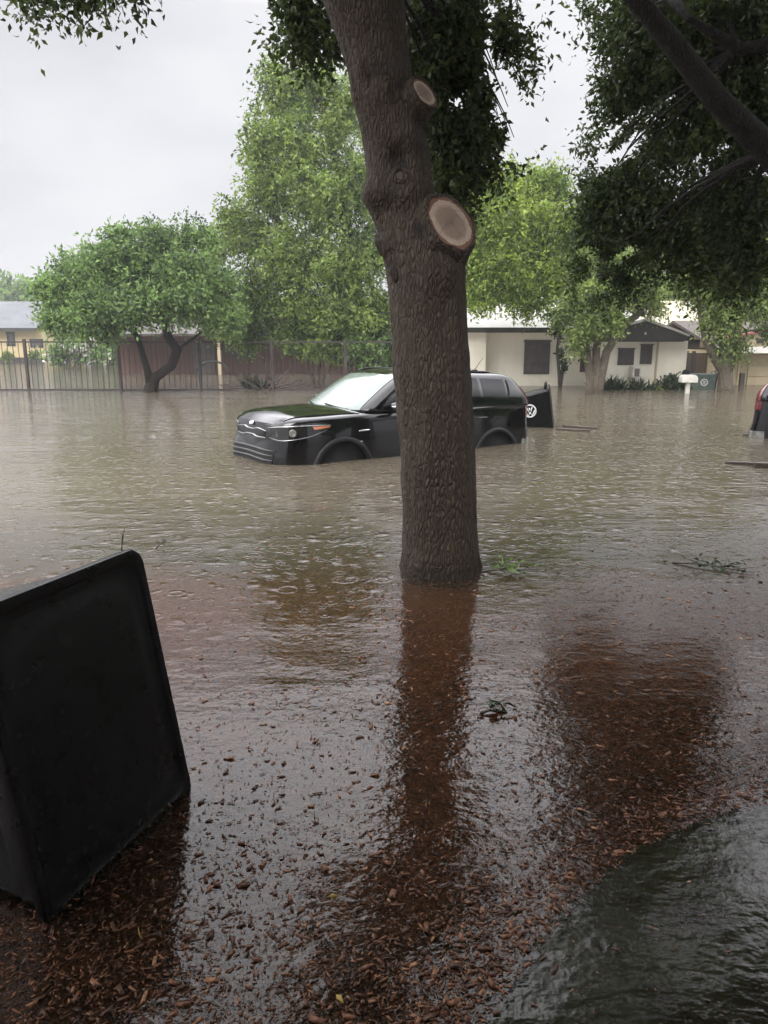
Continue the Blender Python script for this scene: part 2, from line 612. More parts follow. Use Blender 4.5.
M['glass_pale'] = simple('pale_glass', (0.17, 0.205, 0.19), 0.10, 0.6, var=0.22, vs=2.2, coat=0.5)  # glass with a pale base colour, for the windshield
M['chrome'] = simple('chrome', (0.75, 0.75, 0.77), 0.15, 0.5, 1.0, var=0.08)
M['dull_chrome'] = simple('dull_chrome', (0.42, 0.42, 0.43), 0.2, 0.5, 1.0, var=0.15)
M['bright_bar'] = simple('bright_bar', (0.62, 0.62, 0.63), 0.18, 0.5, 1.0, var=0.1)
M['lamp_clear'] = simple('lamp_lens', (0.30, 0.30, 0.28), 0.14, 0.7, 0.6, var=0.5, vs=14, coat=1.0)
M['lamp_dark'] = simple('lamp_inner', (0.012, 0.012, 0.012), 0.08, 0.5, 0.0, var=0.6, vs=12, coat=0.3)
M['bar_grey'] = simple('bar_grey', (0.06, 0.06, 0.062), 0.35, 0.5, var=0.2)
M['amber'] = simple('amber_lens', (0.50, 0.17, 0.08), 0.15, 0.6, var=0.2, coat=1.0)
M['red_lens'] = simple('red_lens', (0.13, 0.010, 0.010), 0.15, 0.6, var=0.25, vs=20, coat=1.0)
M['white_paint'] = simple('white_paint', (0.70, 0.68, 0.63), 0.55, 0.3, var=0.06, vs=3)


def wall_mat(name, c, streak=0.25, boards=0.0):
    t = NT(name)
    co = t.co()
    nz = t.noise(co, 1.1, 5, 0.6)
    st = t.noise(t.mapping(co, (5, 5, 0.35)), 1.6, 4, 0.6)
    a = t.mix(t.ramp(nz, [(0.35, 0.0), (0.7, 1.0)]), c, tuple(x * (1 - streak * 0.6) for x in c))
    a = t.mix(t.ramp(st, [(0.5, 0.0), (0.72, streak)]), a, tuple(x * 0.55 for x in c))
    h = t.noise(co, 60, 3)
    if boards:
        wv = t.n('ShaderNodeTexWave', wave_type='BANDS', bands_direction='X')
        t.l(co, wv.inputs[0])
        wv.inputs['Scale'].default_value = boards
        wv.inputs['Distortion'].default_value = 0.4
        a = t.mix(t.ramp(wv.outputs['Fac'], [(0.0, 0.55), (0.12, 0.0)]), a, tuple(x * 0.3 for x in c))
    return t.done(t.pbr(a, 0.8, 0.2, 0, t.bump(h, 0.4, 0.006)))


def roof_mat(name, c, ribs=False):
    t = NT(name)
    co = t.co()
    if ribs:
        wv = t.n('ShaderNodeTexWave', wave_type='BANDS', bands_direction='X')
        t.l(co, wv.inputs[0])
        wv.inputs['Scale'].default_value = 2.0
        h = wv.outputs['Fac']
        a = t.mix(t.ramp(t.noise(co, 0.9, 5), [(0.4, 0.0), (0.7, 1.0)]), c, tuple(x * 0.7 for x in c))
    else:
        br = t.n('ShaderNodeTexBrick')
        t.l(t.mapping(co, (1, 1, 1)), br.inputs['Vector'])
        br.inputs['Scale'].default_value = 4.0
        br.inputs['Mortar Size'].default_value = 0.012
        br.inputs['Color1'].default_value = (*c, 1)
        br.inputs['Color2'].default_value = (*[x * 0.8 for x in c], 1)
        br.inputs['Mortar'].default_value = (*[x * 0.5 for x in c], 1)
        a = t.mix(t.ramp(t.noise(co, 0.8, 5), [(0.4, 0.0), (0.7, 0.5)]), br.outputs[0], tuple(x * 0.6 for x in c))
        h = br.outputs['Fac']
    return t.done(t.pbr(a, 0.6, 0.4, 0, t.bump(h, 0.4, 0.01)))


M['wall_cream'] = wall_mat('cream_wall', (0.80, 0.75, 0.64), 0.15)
M['wall_tan'] = wall_mat('tan_wall', (0.42, 0.35, 0.23))
M['wall_yellow'] = wall_mat('yellow_wall', (0.50, 0.41, 0.24))
M['wall_brown'] = wall_mat('brown_wall', (0.10, 0.055, 0.042), boards=1.6)
M['fence_wood'] = wall_mat('fence_wood', (0.10, 0.072, 0.052), boards=2.6)
M['garage_tan'] = wall_mat('garage_tan', (0.44, 0.37, 0.24))
M['roof_pale'] = roof_mat('pale_roof', (0.50, 0.49, 0.45))
M['roof_metal'] = roof_mat('grey_roof', (0.12, 0.125, 0.14), True)
M['roof_tan'] = roof_mat('tan_roof', (0.46, 0.42, 0.31))
M['roof_brown'] = roof_mat('brown_roof', (0.075, 0.06, 0.052))
M['roof_red'] = roof_mat('red_roof', (0.30, 0.11, 0.085))
M['dark_trim'] = simple('dark_trim', (0.035, 0.034, 0.030), 0.6, 0.3, var=0.25, vs=3)
M['brown_frame'] = simple('brown_frame', (0.065, 0.055, 0.048), 0.5, 0.4)
M['pane'] = simple('window_pane', (0.10, 0.088, 0.08), 0.15, 0.5, var=0.35, vs=3)
M['iron'] = simple('iron', (0.030, 0.024, 0.022), 0.55, 0.4, var=0.4, vs=4)
M['wood_wet'] = simple('wet_wood', (0.055, 0.04, 0.03), 0.4, 0.5, var=0.5, vs=8, bump=0.5, bs=20, stretch=(1, 6, 6))
M['pale_plastic'] = simple('pale_plastic', (0.5, 0.49, 0.46), 0.5, 0.4, var=0.12)
M['grille_grey'] = simple('grille_grey', (0.12, 0.10, 0.085), 0.6, 0.3)
M['slab'] = simple('algae_concrete', (0.062, 0.084, 0.052), 0.7, 0.3, var=0.7, vs=5, bump=0.5, bs=30, bd=0.006)

# ------------------------------------------------------------------ world, sun, camera
SUN_EL, SUN_AZ = R(42), R(-148)      # azimuth: degrees to the right of straight ahead
w = bpy.data.worlds.new('World')
scene.world = w
w.use_nodes = True
nt = w.node_tree
nt.nodes.clear()
wo = nt.nodes.new('ShaderNodeOutputWorld')
bg = nt.nodes.new('ShaderNodeBackground')
sky = nt.nodes.new('ShaderNodeTexSky')
sky.sky_type = 'NISHITA'
sky.sun_disc = False
sky.sun_elevation = SUN_EL
sky.sun_rotation = SUN_AZ
sky.dust_density = 6.0
hs = nt.nodes.new('ShaderNodeHueSaturation')
hs.inputs['Saturation'].default_value = 0.12
nt.links.new(sky.outputs[0], hs.inputs['Color'])
# rain cloud: grey deck, brightness added above frame for water reflections, with soft mottling
tc = nt.nodes.new('ShaderNodeTexCoord')
sx = nt.nodes.new('ShaderNodeSeparateXYZ')
nt.links.new(tc.outputs['Generated'], sx.inputs[0])
gr = nt.nodes.new('ShaderNodeValToRGB')
gr.color_ramp.elements.new(0.5)
gr.color_ramp.elements.new(0.7)
for e, (p, c) in zip(gr.color_ramp.elements, ((0.0, (4.25, 4.27, 4.4)), (0.365, (4.7, 4.7, 4.83)), (0.49, (24.0, 23.6, 24.2)), (1.0, (20.0, 20.0, 20.1)))):
    e.position = p
    e.color = (*c, 1)
nt.links.new(sx.outputs[2], gr.inputs[0])
mp = nt.nodes.new('ShaderNodeMapping')
mp.inputs['Scale'].default_value = (1, 1, 2.2)
nt.links.new(tc.outputs['Generated'], mp.inputs[0])
cn = nt.nodes.new('ShaderNodeTexNoise')
cn.inputs['Scale'].default_value = 2.3
cn.inputs['Detail'].default_value = 5
nt.links.new(mp.outputs[0], cn.inputs[0])
cr = nt.nodes.new('ShaderNodeValToRGB')
for e, (p, c) in zip(cr.color_ramp.elements, ((0.3, (0.74, 0.74, 0.78)), (0.72, (1.08, 1.08, 1.08)))):
    e.position = p
    e.color = (*c, 1)
nt.links.new(cn.outputs[0], cr.inputs[0])
ml = nt.nodes.new('ShaderNodeMix')
ml.data_type = 'RGBA'
ml.blend_type = 'MULTIPLY'
ml.inputs[0].default_value = 1
nt.links.new(gr.outputs[0], ml.inputs[6])
nt.links.new(cr.outputs[0], ml.inputs[7])
mx = nt.nodes.new('ShaderNodeMix')
mx.data_type = 'RGBA'
mx.inputs[0].default_value = 0.85
nt.links.new(hs.outputs[0], mx.inputs[6])
nt.links.new(ml.outputs[2], mx.inputs[7])
nt.links.new(mx.outputs[2], bg.inputs[0])
bg.inputs[1].default_value = 0.10
nt.links.new(bg.outputs[0], wo.inputs[0])

sd = bpy.data.lights.new('sun', 'SUN')
sd.energy = 1.5
sd.angle = R(40)
sd.color = (1.0, 0.97, 0.92)
so = bpy.data.objects.new('sun', sd)
COL.objects.link(so)
sv = Vector((math.sin(SUN_AZ) * math.cos(SUN_EL), math.cos(SUN_AZ) * math.cos(SUN_EL), math.sin(SUN_EL)))
so.rotation_euler = sv.to_track_quat('Z', 'Y').to_euler()
so.location = (0, 0, 20)

cd = bpy.data.cameras.new('camera')
cam = bpy.data.objects.new('camera', cd)
COL.objects.link(cam)
cam.location = (0, 0, CAM_H)
cam.rotation_euler = (PI / 2 - PITCH, 0, 0)
cd.sensor_fit = 'VERTICAL'
cd.sensor_height = 36
cd.lens = F_PX / 1024 * 36
cd.clip_start = 0.05
cd.clip_end = 2000
scene.camera = cam
scene.view_settings.view_transform = 'Standard'
scene.view_settings.look = 'None'
scene.view_settings.exposure = 1.02
scene.view_settings.gamma = 1.0
scene.cycles.max_bounces = 8
scene.cycles.diffuse_bounces = 3
scene.cycles.glossy_bounces = 3
scene.cycles.transmission_bounces = 4
scene.cycles.transparent_max_bounces = 8
scene.cycles.volume_bounces = 0
scene.cycles.use_denoising = True

# ------------------------------------------------------------------ ground and water
SIZE = 170.0


def sheet(name, xs, ys, zf, m, kind='structure'):
    X, Y = np.meshgrid(xs, ys)
    Z = zf(X, Y)
    V = np.stack([X, Y, Z], -1).reshape(-1, 3)
    nx, ny = len(xs), len(ys)
    i = (np.arange(ny - 1)[:, None] * nx + np.arange(nx - 1)[None]).reshape(-1, 1)
    Fc = np.concatenate([i, i + 1, i + nx + 1, i + nx], 1)
    o = link(name, mesh_np(name, V, Fc), m)
    o.data.polygons.foreach_set('use_smooth', [True] * len(o.data.polygons))
    return tag(o, kind=kind)


def sst(a, b, x):
    t = np.clip((x - a) / (b - a), 0, 1)
    return t * t * (3 - 2 * t)


def ground_z(X, Y):
    return -0.035 - 0.42 * sst(4.6, 9.5, Y) - 0.10 * sst(-1.5, -5, -X * -1) * 0 - 0.012 * np.sin(X * 3.1) * np.cos(Y * 2.7) - 0.35 * sst(12, 40, np.abs(X))


gx = np.concatenate([np.linspace(-SIZE, -12, 14), np.linspace(-10, 10, 60), np.linspace(12, SIZE, 14)])
gy = np.concatenate([np.linspace(-30, -4, 8), np.linspace(-3, 14, 60), np.linspace(16, SIZE, 20)])
sheet('ground', gx, gy, ground_z, M['ground'])
wx = np.concatenate([np.linspace(-SIZE, -12, 6), np.linspace(-10, 10, 11), np.linspace(12, SIZE, 6)])
wy = np.concatenate([np.linspace(-30, 0, 4), np.linspace(1, 30, 16), np.linspace(40, SIZE, 6)])
sheet('flood_water', wx, wy, lambda X, Y: X * 0, M['water'])

# a slab under the water by the camera, curved outline
edge_px = [(768, 800), (735, 802), (700, 814), (660, 830), (622, 850), (590, 876), (562, 905), (540, 928), (520, 955), (500, 980), (478, 1006), (462, 1030)]
edge = [at_z(*p) for p in edge_px]
edge = [Vector((3.4, edge[0].y + 0.25, 0)), Vector((2.0, edge[0].y + 0.06, 0))] + edge + [Vector((0.02, 0.9, 0)), Vector((-0.35, 0.2, 0)), Vector((-0.4, -2.6, 0)), Vector((3.4, -2.6, 0))]
poly = [(p.x, p.y) for p in edge]
mb = MB().prism(poly, 2, -0.09, -0.022)
tag(mb.build('walkway', M['slab']), kind='structure')
PX = np.array(poly)


def inside(x, y):
    r = np.zeros(x.shape, bool)
    n = len(PX)
    for i in range(n):
        x1, y1 = PX[i]
        x2, y2 = PX[(i + 1) % n]
        c = ((y1 > y) != (y2 > y)) & (x < (x2 - x1) * (y - y1) / (y2 - y1 + 1e-12) + x1)
        r ^= c
    return r


def edge_dist(x, y):
    d = np.full(x.shape, 9.0)
    n = len(PX)
    for i in range(n):
        a, b = PX[i], PX[(i + 1) % n]
        ab = b - a
        t = np.clip(((x - a[0]) * ab[0] + (y - a[1]) * ab[1]) / (ab @ ab), 0, 1)
        d = np.minimum(d, np.hypot(x - a[0] - t * ab[0], y - a[1] - t * ab[1]))
    return d


# ------------------------------------------------------------------ floating bark chips
def chips():
    n = 640000
    y = 0.9 + 6.6 * rng.random(n) ** 1.15
    x = (rng.random(n) - 0.5) * (2 * (0.62 * y + 0.55))
    d = 0.86 - 0.22 * sst(2.6, 4.8, y) - 0.56 * sst(4.7, 6.0, y + 1.0 * (vnoise(x, y, 1.3, 3) - 0.5) - 0.12 * x)
    left = sst(-0.45, -1.25, x + 0.45 * (vnoise(x, y, 1.1, 4) - 0.5)) * sst(1.6, 2.6, y)
    d *= 1 - 0.62 * left
    mid = np.exp(-((x / y + 0.25) / 0.11) ** 2) * sst(1.7, 2.6, y)
    d *= 1 - 0.22 * mid
    d *= 0.45 + 0.6 * vnoise(x, y, 3.2, 5) + 0.35 * vnoise(x, y, 11.0, 8)
    tr_ = np.hypot(x - 0.33, y - 4.68)
    d = np.maximum(d, 0.9 * sst(0.62, 0.30, tr_))
    ins = inside(x, y)
    ed = edge_dist(x, y)
    d = np.where(ins, np.where(ed < 0.03, 0.5, 0.012), d)
    d = np.where(~ins & (ed < 0.22), np.maximum(d, 0.85), d)
    keep = rng.random(n) < d
    x, y, ed, ins = x[keep], y[keep], ed[keep], ins[keep]
    n = len(x)
    L = np.clip(rng.lognormal(-4.95, 0.62, n), 0.0028, 0.036)
    L *= np.where((ed < 0.25) & ~ins, 1.08, 1.0)
    W = L * (0.16 + 0.34 * rng.random(n) ** 1.5)
    th = rng.random(n) * 2 * PI
    tilt = rng.normal(0, 0.10, n)
    roll = rng.normal(0, 0.16, n)
    up = rng.random(n) < (0.10 + 0.25 * (ed < 0.13) + 0.25 * sst(2.3, 1.3, y))
    z = np.where(up, 0.0005 + 0.003 * rng.random(n) + np.abs(tilt) * L * 0.3, -0.004 - 0.012 * rng.random(n) - np.abs(tilt) * L * 0.5)
    D = np.stack([np.cos(th) * np.cos(tilt), np.sin(th) * np.cos(tilt), np.sin(tilt)], 1)
    S = np.stack([-np.sin(th) * np.cos(roll), np.cos(th) * np.cos(roll), np.sin(roll)], 1)
    N = np.cross(D, S)
    N *= np.sign(N[:, 2:3])
    C = np.stack([x, y, z], 1)
    L, W = L[:, None] / 2, W[:, None] / 2
    T = np.clip(W * 0.25, 0.0004, 0.0014)
    e1 = 0.25 + 0.8 * rng.random((n, 1))
    e2 = 0.25 + 0.8 * rng.random((n, 1))
    top = [C - D * L + S * W * e1 + N * T, C + D * L + S * W * e2 + N * T * .8, C + D * L * e1 - S * W + N * T, C - D * L * e2 - S * W + N * T * .7]
    bot = [p - N * T * 2.2 for p in top]
    V = np.stack(top + bot, 1).reshape(-1, 3)
    b = np.arange(n)[:, None] * 8
    q = np.array([[3, 2, 1, 0], [0, 1, 5, 4], [1, 2, 6, 5], [2, 3, 7, 6], [3, 0, 4, 7]])
    Fc = np.concatenate([b + r[None] for r in q], 1).reshape(-1, 4)
    var = np.clip(rng.beta(2.0, 3.2, n), 0, 1)
    t = NT('bark_chip')
    a = t.n('ShaderNodeAttribute', attribute_name='var')
    c = t.ramp(a.outputs['Fac'], [(0.0, (0.024, 0.011, 0.006)), (0.3, (0.13, 0.050, 0.022)), (0.6, (0.30, 0.125, 0.054)), (0.88, (0.50, 0.26, 0.13)), (1.0, (0.60, 0.40, 0.24))])
    co = t.co()
    c = t.mix(t.ramp(t.noise(co, 110, 3), [(0.35, 0.6), (0.65, 0.0)]), c, (0.018, 0.009, 0.006))
    m = t.done(t.pbr(c, 0.42, 0.4, 0, t.bump(t.noise(co, 260, 2), 0.4, 0.002)))
    o = link('bark_chips', mesh_np('bark_chips', V, Fc, np.repeat(var, 8)), m)
    tag(o, 'raft of wet brown bark chips floating on the shallow floodwater', 'mulch', kind='stuff')


chips()

# ------------------------------------------------------------------ the big oak in front
OY = 4.68
prof = [(600, 394, 488), (580, 399, 482), (566, 402, 480), (545, 404, 479), (520, 404, 478), (480, 402, 477), (440, 400, 475), (400, 396, 472), (360, 392, 469), (330, 391, 467), (300, 389, 466), (270, 387, 465),
        (245, 382, 460), (225, 377, 447), (205, 372, 437), (180, 368, 432), (150, 365, 429), (120, 358, 421), (100, 352, 414), (75, 348, 412), (50, 341, 409), (20, 330, 406), (0, 322, 404), (-30, 312, 402), (-70, 300, 404)]
ctr, rad = [], []
for py, a, b in prof:
    p = at_y((a + b) / 2, py, OY)
    ax = OY * CP - (p.z - CAM_H) * SP
    ctr.append(p)
    rad.append((b - a) / 2 / F_PX * ax)
oak_base = Vector((ctr[1].x, OY, 0))
oak = thing('oak_tree', 'thick oak trunk with two fresh sawn branch stubs standing in mulch water', 'tree', oak_base)


def interp(z):
    for i in range(len(ctr) - 1):
        if ctr[i].z <= z <= ctr[i + 1].z:
            k = (z - ctr[i].z) / (ctr[i + 1].z - ctr[i].z)
            k2 = k
            return ctr[i].lerp(ctr[i + 1], k2), rad[i] * (1 - k) + rad[i + 1] * k
    return (ctr[0], rad[0]) if z < ctr[0].z else (ctr[-1], rad[-1])


def on_trunk(px, py):
    d = ray(px, py)
    for k in range(400):
        t = 3.2 + k * 0.005
        p = Vector((0, 0, CAM_H)) + d * t
        c, r = interp(p.z)
        if (Vector((p.x, p.y, 0)) - Vector((c.x, c.y, 0))).length < r: return p
    return Vector((0, 0, CAM_H)) + d * (OY / d.y)


stub_a, stub_b = at_y(452, 222, 4.50), at_y(425, 92, 4.52)
ax_a = Vector((0.50, -0.72, 0.44)).normalized()
ax_b = Vector((0.58, -0.62, 0.46)).normalized()
bumps = [(on_trunk(374, 197), 0.06, 0.09), (on_trunk(384, 82), 0.04, 0.09), (on_trunk(398, 156), -0.045, 0.06), (on_trunk(386, 205), -0.03, 0.05), (on_trunk(420, 185), 0.03, 0.09), (on_trunk(372, 80), -.03, .05), (on_trunk(402, 196), 0.028, 0.055),
         (on_trunk(440, 270), 0.05, 0.13), (on_trunk(409, 130), 0.02, 0.08), (on_trunk(365, 60), 0.02, 0.07), (on_trunk(395, 214), -0.02, 0.05)]
NR, NS = 170, 84
z0, z1 = -0.12, ctr[-1].z
rs = []
for i in range(NR + 1):
    z = z0 + (z1 - z0) * i / NR
    c, r = interp(z)
    ring = []
    for j in range(NS):
        th = 2 * PI * j / NS
        d = Vector((math.cos(th), math.sin(th), 0))
        rr = r * (1 + 0.035 * mnoise.noise(Vector((d.x * 1.3, d.y * 1.3, z * 1.1))) * 2)
        rr += 0.010 * mnoise.noise(Vector((d.x * 7, d.y * 7, z * 4.5))) + 0.005 * mnoise.noise(Vector((d.x * 16, d.y * 16, z * 9)))
        if z < 0.25: rr += 0.022 * max(0, (0.25 - z) / 0.25) ** 2 * (0.5 + 0.5 * math.sin(th * 5 + 1))
        p = c + d * rr
        p.z = z
        for bp, amp, s in bumps:
            q = (p - bp).length
            if q < 3 * s: p += d * amp * math.exp(-(q / s) ** 2)
        for sc, ax, sr in ((stub_a, ax_a, 0.19), (stub_b, ax_b, 0.10)):
            v = p - (sc - ax * 0.13)
            q = v.length / sr
            if v.dot(ax) > -0.2 and q < 1.6: p += (ax * 0.06) * math.exp(-q * q * 1.6)
            rad_ = (p - sc) - ax * (p - sc).dot(ax)
            if rad_.length < sr * 1.02 and (p - sc).dot(ax) > -0.035: p -= ax * ((p - sc).dot(ax) + 0.035)
        ring.append(p)
    rs.append(ring)
mb = MB().rings(rs)
top = ctr[-1]
# limbs above the frame
limbs = [([top + Vector((0, 0, -0.15)), (-0.75, 4.5, 4.5), (-1.3, 4.2, 5.6), (-1.6, 3.6, 6.6)], [0.26, 0.21, 0.15, 0.07]),
         ([top + Vector((0.05, 0, -0.1)), (0.25, 4.9, 4.6), (0.75, 5.3, 5.3), (1.4, 5.8, 5.9)], [0.24, 0.19, 0.14, 0.06]),
         ([top + Vector((0.0, 0, -0.1)), (-0.05, 4.2, 4.8), (0.4, 3.2, 5.8), (0.8, 2.0, 6.4)], [0.24, 0.18, 0.12, 0.06]),
         ([top, (-0.2, 5.5, 4.9), (-0.5, 6.6, 5.8), (-0.7, 7.8, 6.3)], [0.22, 0.16, 0.11, 0.05])]
for pts, r in limbs:
    pts = [Vector(p) for p in pts]
    mb.tube(wob(pts, 0.05), r, 18, ripple=0.15)
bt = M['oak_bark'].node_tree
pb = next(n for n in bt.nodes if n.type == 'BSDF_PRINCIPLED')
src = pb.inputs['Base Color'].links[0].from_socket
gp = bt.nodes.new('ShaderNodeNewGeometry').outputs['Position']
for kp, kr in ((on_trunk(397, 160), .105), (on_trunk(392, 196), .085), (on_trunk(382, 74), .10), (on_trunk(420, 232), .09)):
    # darker bark around this point on the trunk
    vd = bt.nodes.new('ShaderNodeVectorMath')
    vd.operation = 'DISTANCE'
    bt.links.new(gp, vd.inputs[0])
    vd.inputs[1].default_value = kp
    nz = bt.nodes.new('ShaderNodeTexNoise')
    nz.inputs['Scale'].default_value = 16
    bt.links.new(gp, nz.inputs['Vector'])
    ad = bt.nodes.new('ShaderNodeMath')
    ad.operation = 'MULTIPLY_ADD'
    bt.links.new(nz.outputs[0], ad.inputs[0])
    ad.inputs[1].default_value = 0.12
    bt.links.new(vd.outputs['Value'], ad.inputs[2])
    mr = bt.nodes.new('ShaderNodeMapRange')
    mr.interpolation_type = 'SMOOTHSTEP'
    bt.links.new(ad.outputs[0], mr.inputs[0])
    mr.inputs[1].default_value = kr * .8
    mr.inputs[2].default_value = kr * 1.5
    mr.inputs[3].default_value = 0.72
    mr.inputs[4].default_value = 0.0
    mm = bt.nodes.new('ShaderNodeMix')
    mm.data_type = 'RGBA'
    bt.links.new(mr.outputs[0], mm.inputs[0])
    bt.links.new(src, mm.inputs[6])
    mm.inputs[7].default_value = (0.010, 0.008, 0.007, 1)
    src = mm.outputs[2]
# dark soaked band just above the waterline
sz = bt.nodes.new('ShaderNodeSeparateXYZ')
bt.links.new(gp, sz.inputs[0])
nz = bt.nodes.new('ShaderNodeTexNoise')
nz.inputs['Scale'].default_value = 7
bt.links.new(gp, nz.inputs['Vector'])
ad = bt.nodes.new('ShaderNodeMath')
ad.operation = 'MULTIPLY_ADD'
bt.links.new(nz.outputs[0], ad.inputs[0])
ad.inputs[1].default_value = -0.22
bt.links.new(sz.outputs[2], ad.inputs[2])
mr = bt.nodes.new('ShaderNodeMapRange')
mr.interpolation_type = 'SMOOTHSTEP'
bt.links.new(ad.outputs[0], mr.inputs[0])
mr.inputs[1].default_value = -0.08
mr.inputs[2].default_value = 0.06
mr.inputs[3].default_value = 0.6
mr.inputs[4].default_value = 0.0
mm = bt.nodes.new('ShaderNodeMix')
mm.data_type = 'RGBA'
bt.links.new(mr.outputs[0], mm.inputs[0])
bt.links.new(src, mm.inputs[6])
mm.inputs[7].default_value = (0.014, 0.009, 0.006, 1)
src = mm.outputs[2]
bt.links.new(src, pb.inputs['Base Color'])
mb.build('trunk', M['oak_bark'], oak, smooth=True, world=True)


def stub(c, ax, r, el, seed):
    """sawn branch stub: bark collar and the pale cut face with growth rings"""
    q = ax.to_track_quat('Z', 'Y').to_matrix()
    n = 40
    rs = []
    for k, (h, f) in enumerate(((-0.34, 1.75), (-0.20, 1.42), (-0.08, 1.17), (-0.012, 1.08), (0.004, 1.0), (-0.004, 0.93), (-0.02, 0.90))):
        ring = []
        for j in range(n):
            th = 2 * PI * j / n
            w = 1 + 0.13 * mnoise.noise(Vector((math.cos(th) * 2, math.sin(th) * 2, seed + k * 0.2)))
            p = Vector((math.cos(th) * r * f * w, math.sin(th) * r * el * f * w, h))
            ring.append(c + q @ p)
        rs.append(ring)
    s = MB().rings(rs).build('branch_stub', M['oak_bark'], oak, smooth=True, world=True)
    ring = []
    ns = 6
    mbf = MB()
    rr = []
    for k in range(ns, -1, -1):
        f = 0.935 * k / ns if k else 0.01
        ring = []
        for j in range(n):
            th = 2 * PI * j / n
            w = 1 + 0.13 * mnoise.noise(Vector((math.cos(th) * 2, math.sin(th) * 2, seed + 0.8)))
            ring.append(c + q @ Vector((math.cos(th) * r * f * w, math.sin(th) * r * el * f * w, -0.006 + 0.005 * mnoise.noise(Vector((k * 0.5, th, seed))))))
        rr.append(ring)
    mbf.rings(rr, False)
    t = NT('sawn_wood')
    co = t.mapping(t.n('ShaderNodeNewGeometry').outputs['Position'], (1, 1, 1), tuple(-x for x in c))
    ln = t.n('ShaderNodeVectorMath', operation='LENGTH')
    t.l(co, ln.inputs[0])
    d = t.math('DIVIDE', ln.outputs['Value'], r)
    d2 = t.math('ADD', d, t.math('MULTIPLY', t.noise(co, 9, 4), 0.35))
    base = t.ramp(d2, [(0.30, (0.17, 0.127, 0.098)), (0.72, (0.21, 0.155, 0.118)), (0.86, (0.34, 0.268, 0.212)), (1.10, (0.36, 0.285, 0.228)), (1.2, (0.14, 0.075, 0.05))])
    rg = t.math('SINE', t.math('MULTIPLY', d, 70.0))
    base = t.mix(t.math('MULTIPLY', rg, 0.10), base, (0.10, 0.06, 0.04))
    base = t.mix(t.ramp(t.noise(co, 60, 4), [(0.5, 0), (0.75, 0.4)]), base, (0.12, 0.075, 0.055))
    ck = t.vor(t.mapping(co, (1, 1, 1), (.3 * seed, 0, 0)), 11.0, 'DISTANCE_TO_EDGE')
    ckm = t.math('MULTIPLY', t.ramp(ck.outputs['Distance'], [(0.0, 0.8), (0.035, 0.0)]), t.ramp(t.noise(co, 8, 2), [(0.45, 0.0), (0.6, 1.0)]))
    base = t.mix(ckm, base, (0.05, 0.032, 0.024))
    base = t.mix(t.ramp(t.noise(co, 5.5, 5, 0.7), [(0.48, 0.0), (0.72, 0.6)]), base, (0.17, 0.125, 0.10))
    m = t.done(t.pbr(base, 0.8, 0.2, 0, t.bump(t.noise(co, 120, 4), 0.8, 0.006)))
    fo = mbf.build('cut_face', m, s, smooth=False)
    me = fo.data
    for v in me.vertices: v.co = v.co - oak_base
    return s


stub(stub_a, ax_a, 0.172, 1.04, 1.0)
stub(stub_b, ax_b, 0.090, 1.06, 4.0)
# broken twig scar: a small swollen ring with a paler core
sc = on_trunk(400, 176)
nrm = Vector((-0.05, -1, 0.15)).normalized()
q = nrm.to_track_quat('Z', 'Y').to_matrix()
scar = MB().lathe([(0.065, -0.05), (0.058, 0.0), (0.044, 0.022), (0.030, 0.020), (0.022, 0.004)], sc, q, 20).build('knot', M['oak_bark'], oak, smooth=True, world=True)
o = MB().lathe([(0.0001, 0.010), (0.022, 0.010), (0.024, -0.005)], sc - oak_base, q, 16).build('broken_core', simple('dead_wood', (0.085, 0.07, 0.06), 0.8, 0.2, vs=60, var=0.4), scar)

canopy = px_clusters([
    # hanging mass right of the trunk
    (438, 20, 34, 40, 0.7), (470, 8, 40, 34, 0.9), (512, -2, 24, 18, 1.1), (465, 62, 44, 36, 0.8), (496, 52, 28, 34, 1.0),
    (446, 112, 30, 34, 0.8), (488, 108, 30, 32, 1.0), (508, 92, 12, 18, 1.1), (452, 160, 24, 26, 0.9), (484, 150, 20, 20, 1.0), (512, 128, 10, 14, 1.0),
    (440, 60, 24, 40, 0.9), (425, 40, 24, 50, 1.1), (455, 192, 14, 16, 0.9),
    # left of the trunk
    (296, 4, 24, 22, 0.4), (318, 22, 18, 16, 0.6), (292, 30, 8, 10, 0.4), (330, 42, 12, 10, 0.7),
    # sprays at the top left corner
    (22, -36, 24, 10, 0.2), (70, -38, 32, 14, 0.0), (118, -42, 22, 10, -0.1), (78, -20, 7, 7, 0.0), (28, -24, 10, 4, 0.1),
], 4.9)
over = []
for _ in range(110):
    x, y = random.uniform(-1.9, 3.6), random.uniform(0.6, 8.5)
    z = random.uniform(4.4, 7.2) + 0.25 * max(0, y - 4)
    el = math.degrees(math.atan2(z - CAM_H, y))
    az = x / y
    if el < 24.5: continue
    if az < -0.12 and el < 42 + 8 * az: continue        # open sky to the left
    if 0.03 < az < 0.34 and el < 38: continue          # gap between the two crowns
    over.append(((x, y, z), (random.uniform(.5, .9), random.uniform(.5, .9), random.uniform(.35, .6)), 1600))
P1 = sprigs(canopy, 4300, 10, 0.24, 0.75, (0.050, 0.024), oak_base, 0.3, 0.33, 0.3)
P2 = sprigs(over, 4200, 9, 0.45, 0.4, (0.14, 0.08), oak_base, 0.3)
PP = [np.concatenate([a, b]) for a, b in zip(P1, P2)]
link('crown', leaf_mesh('oak_crown', *PP), M['oak_leaf'], oak)
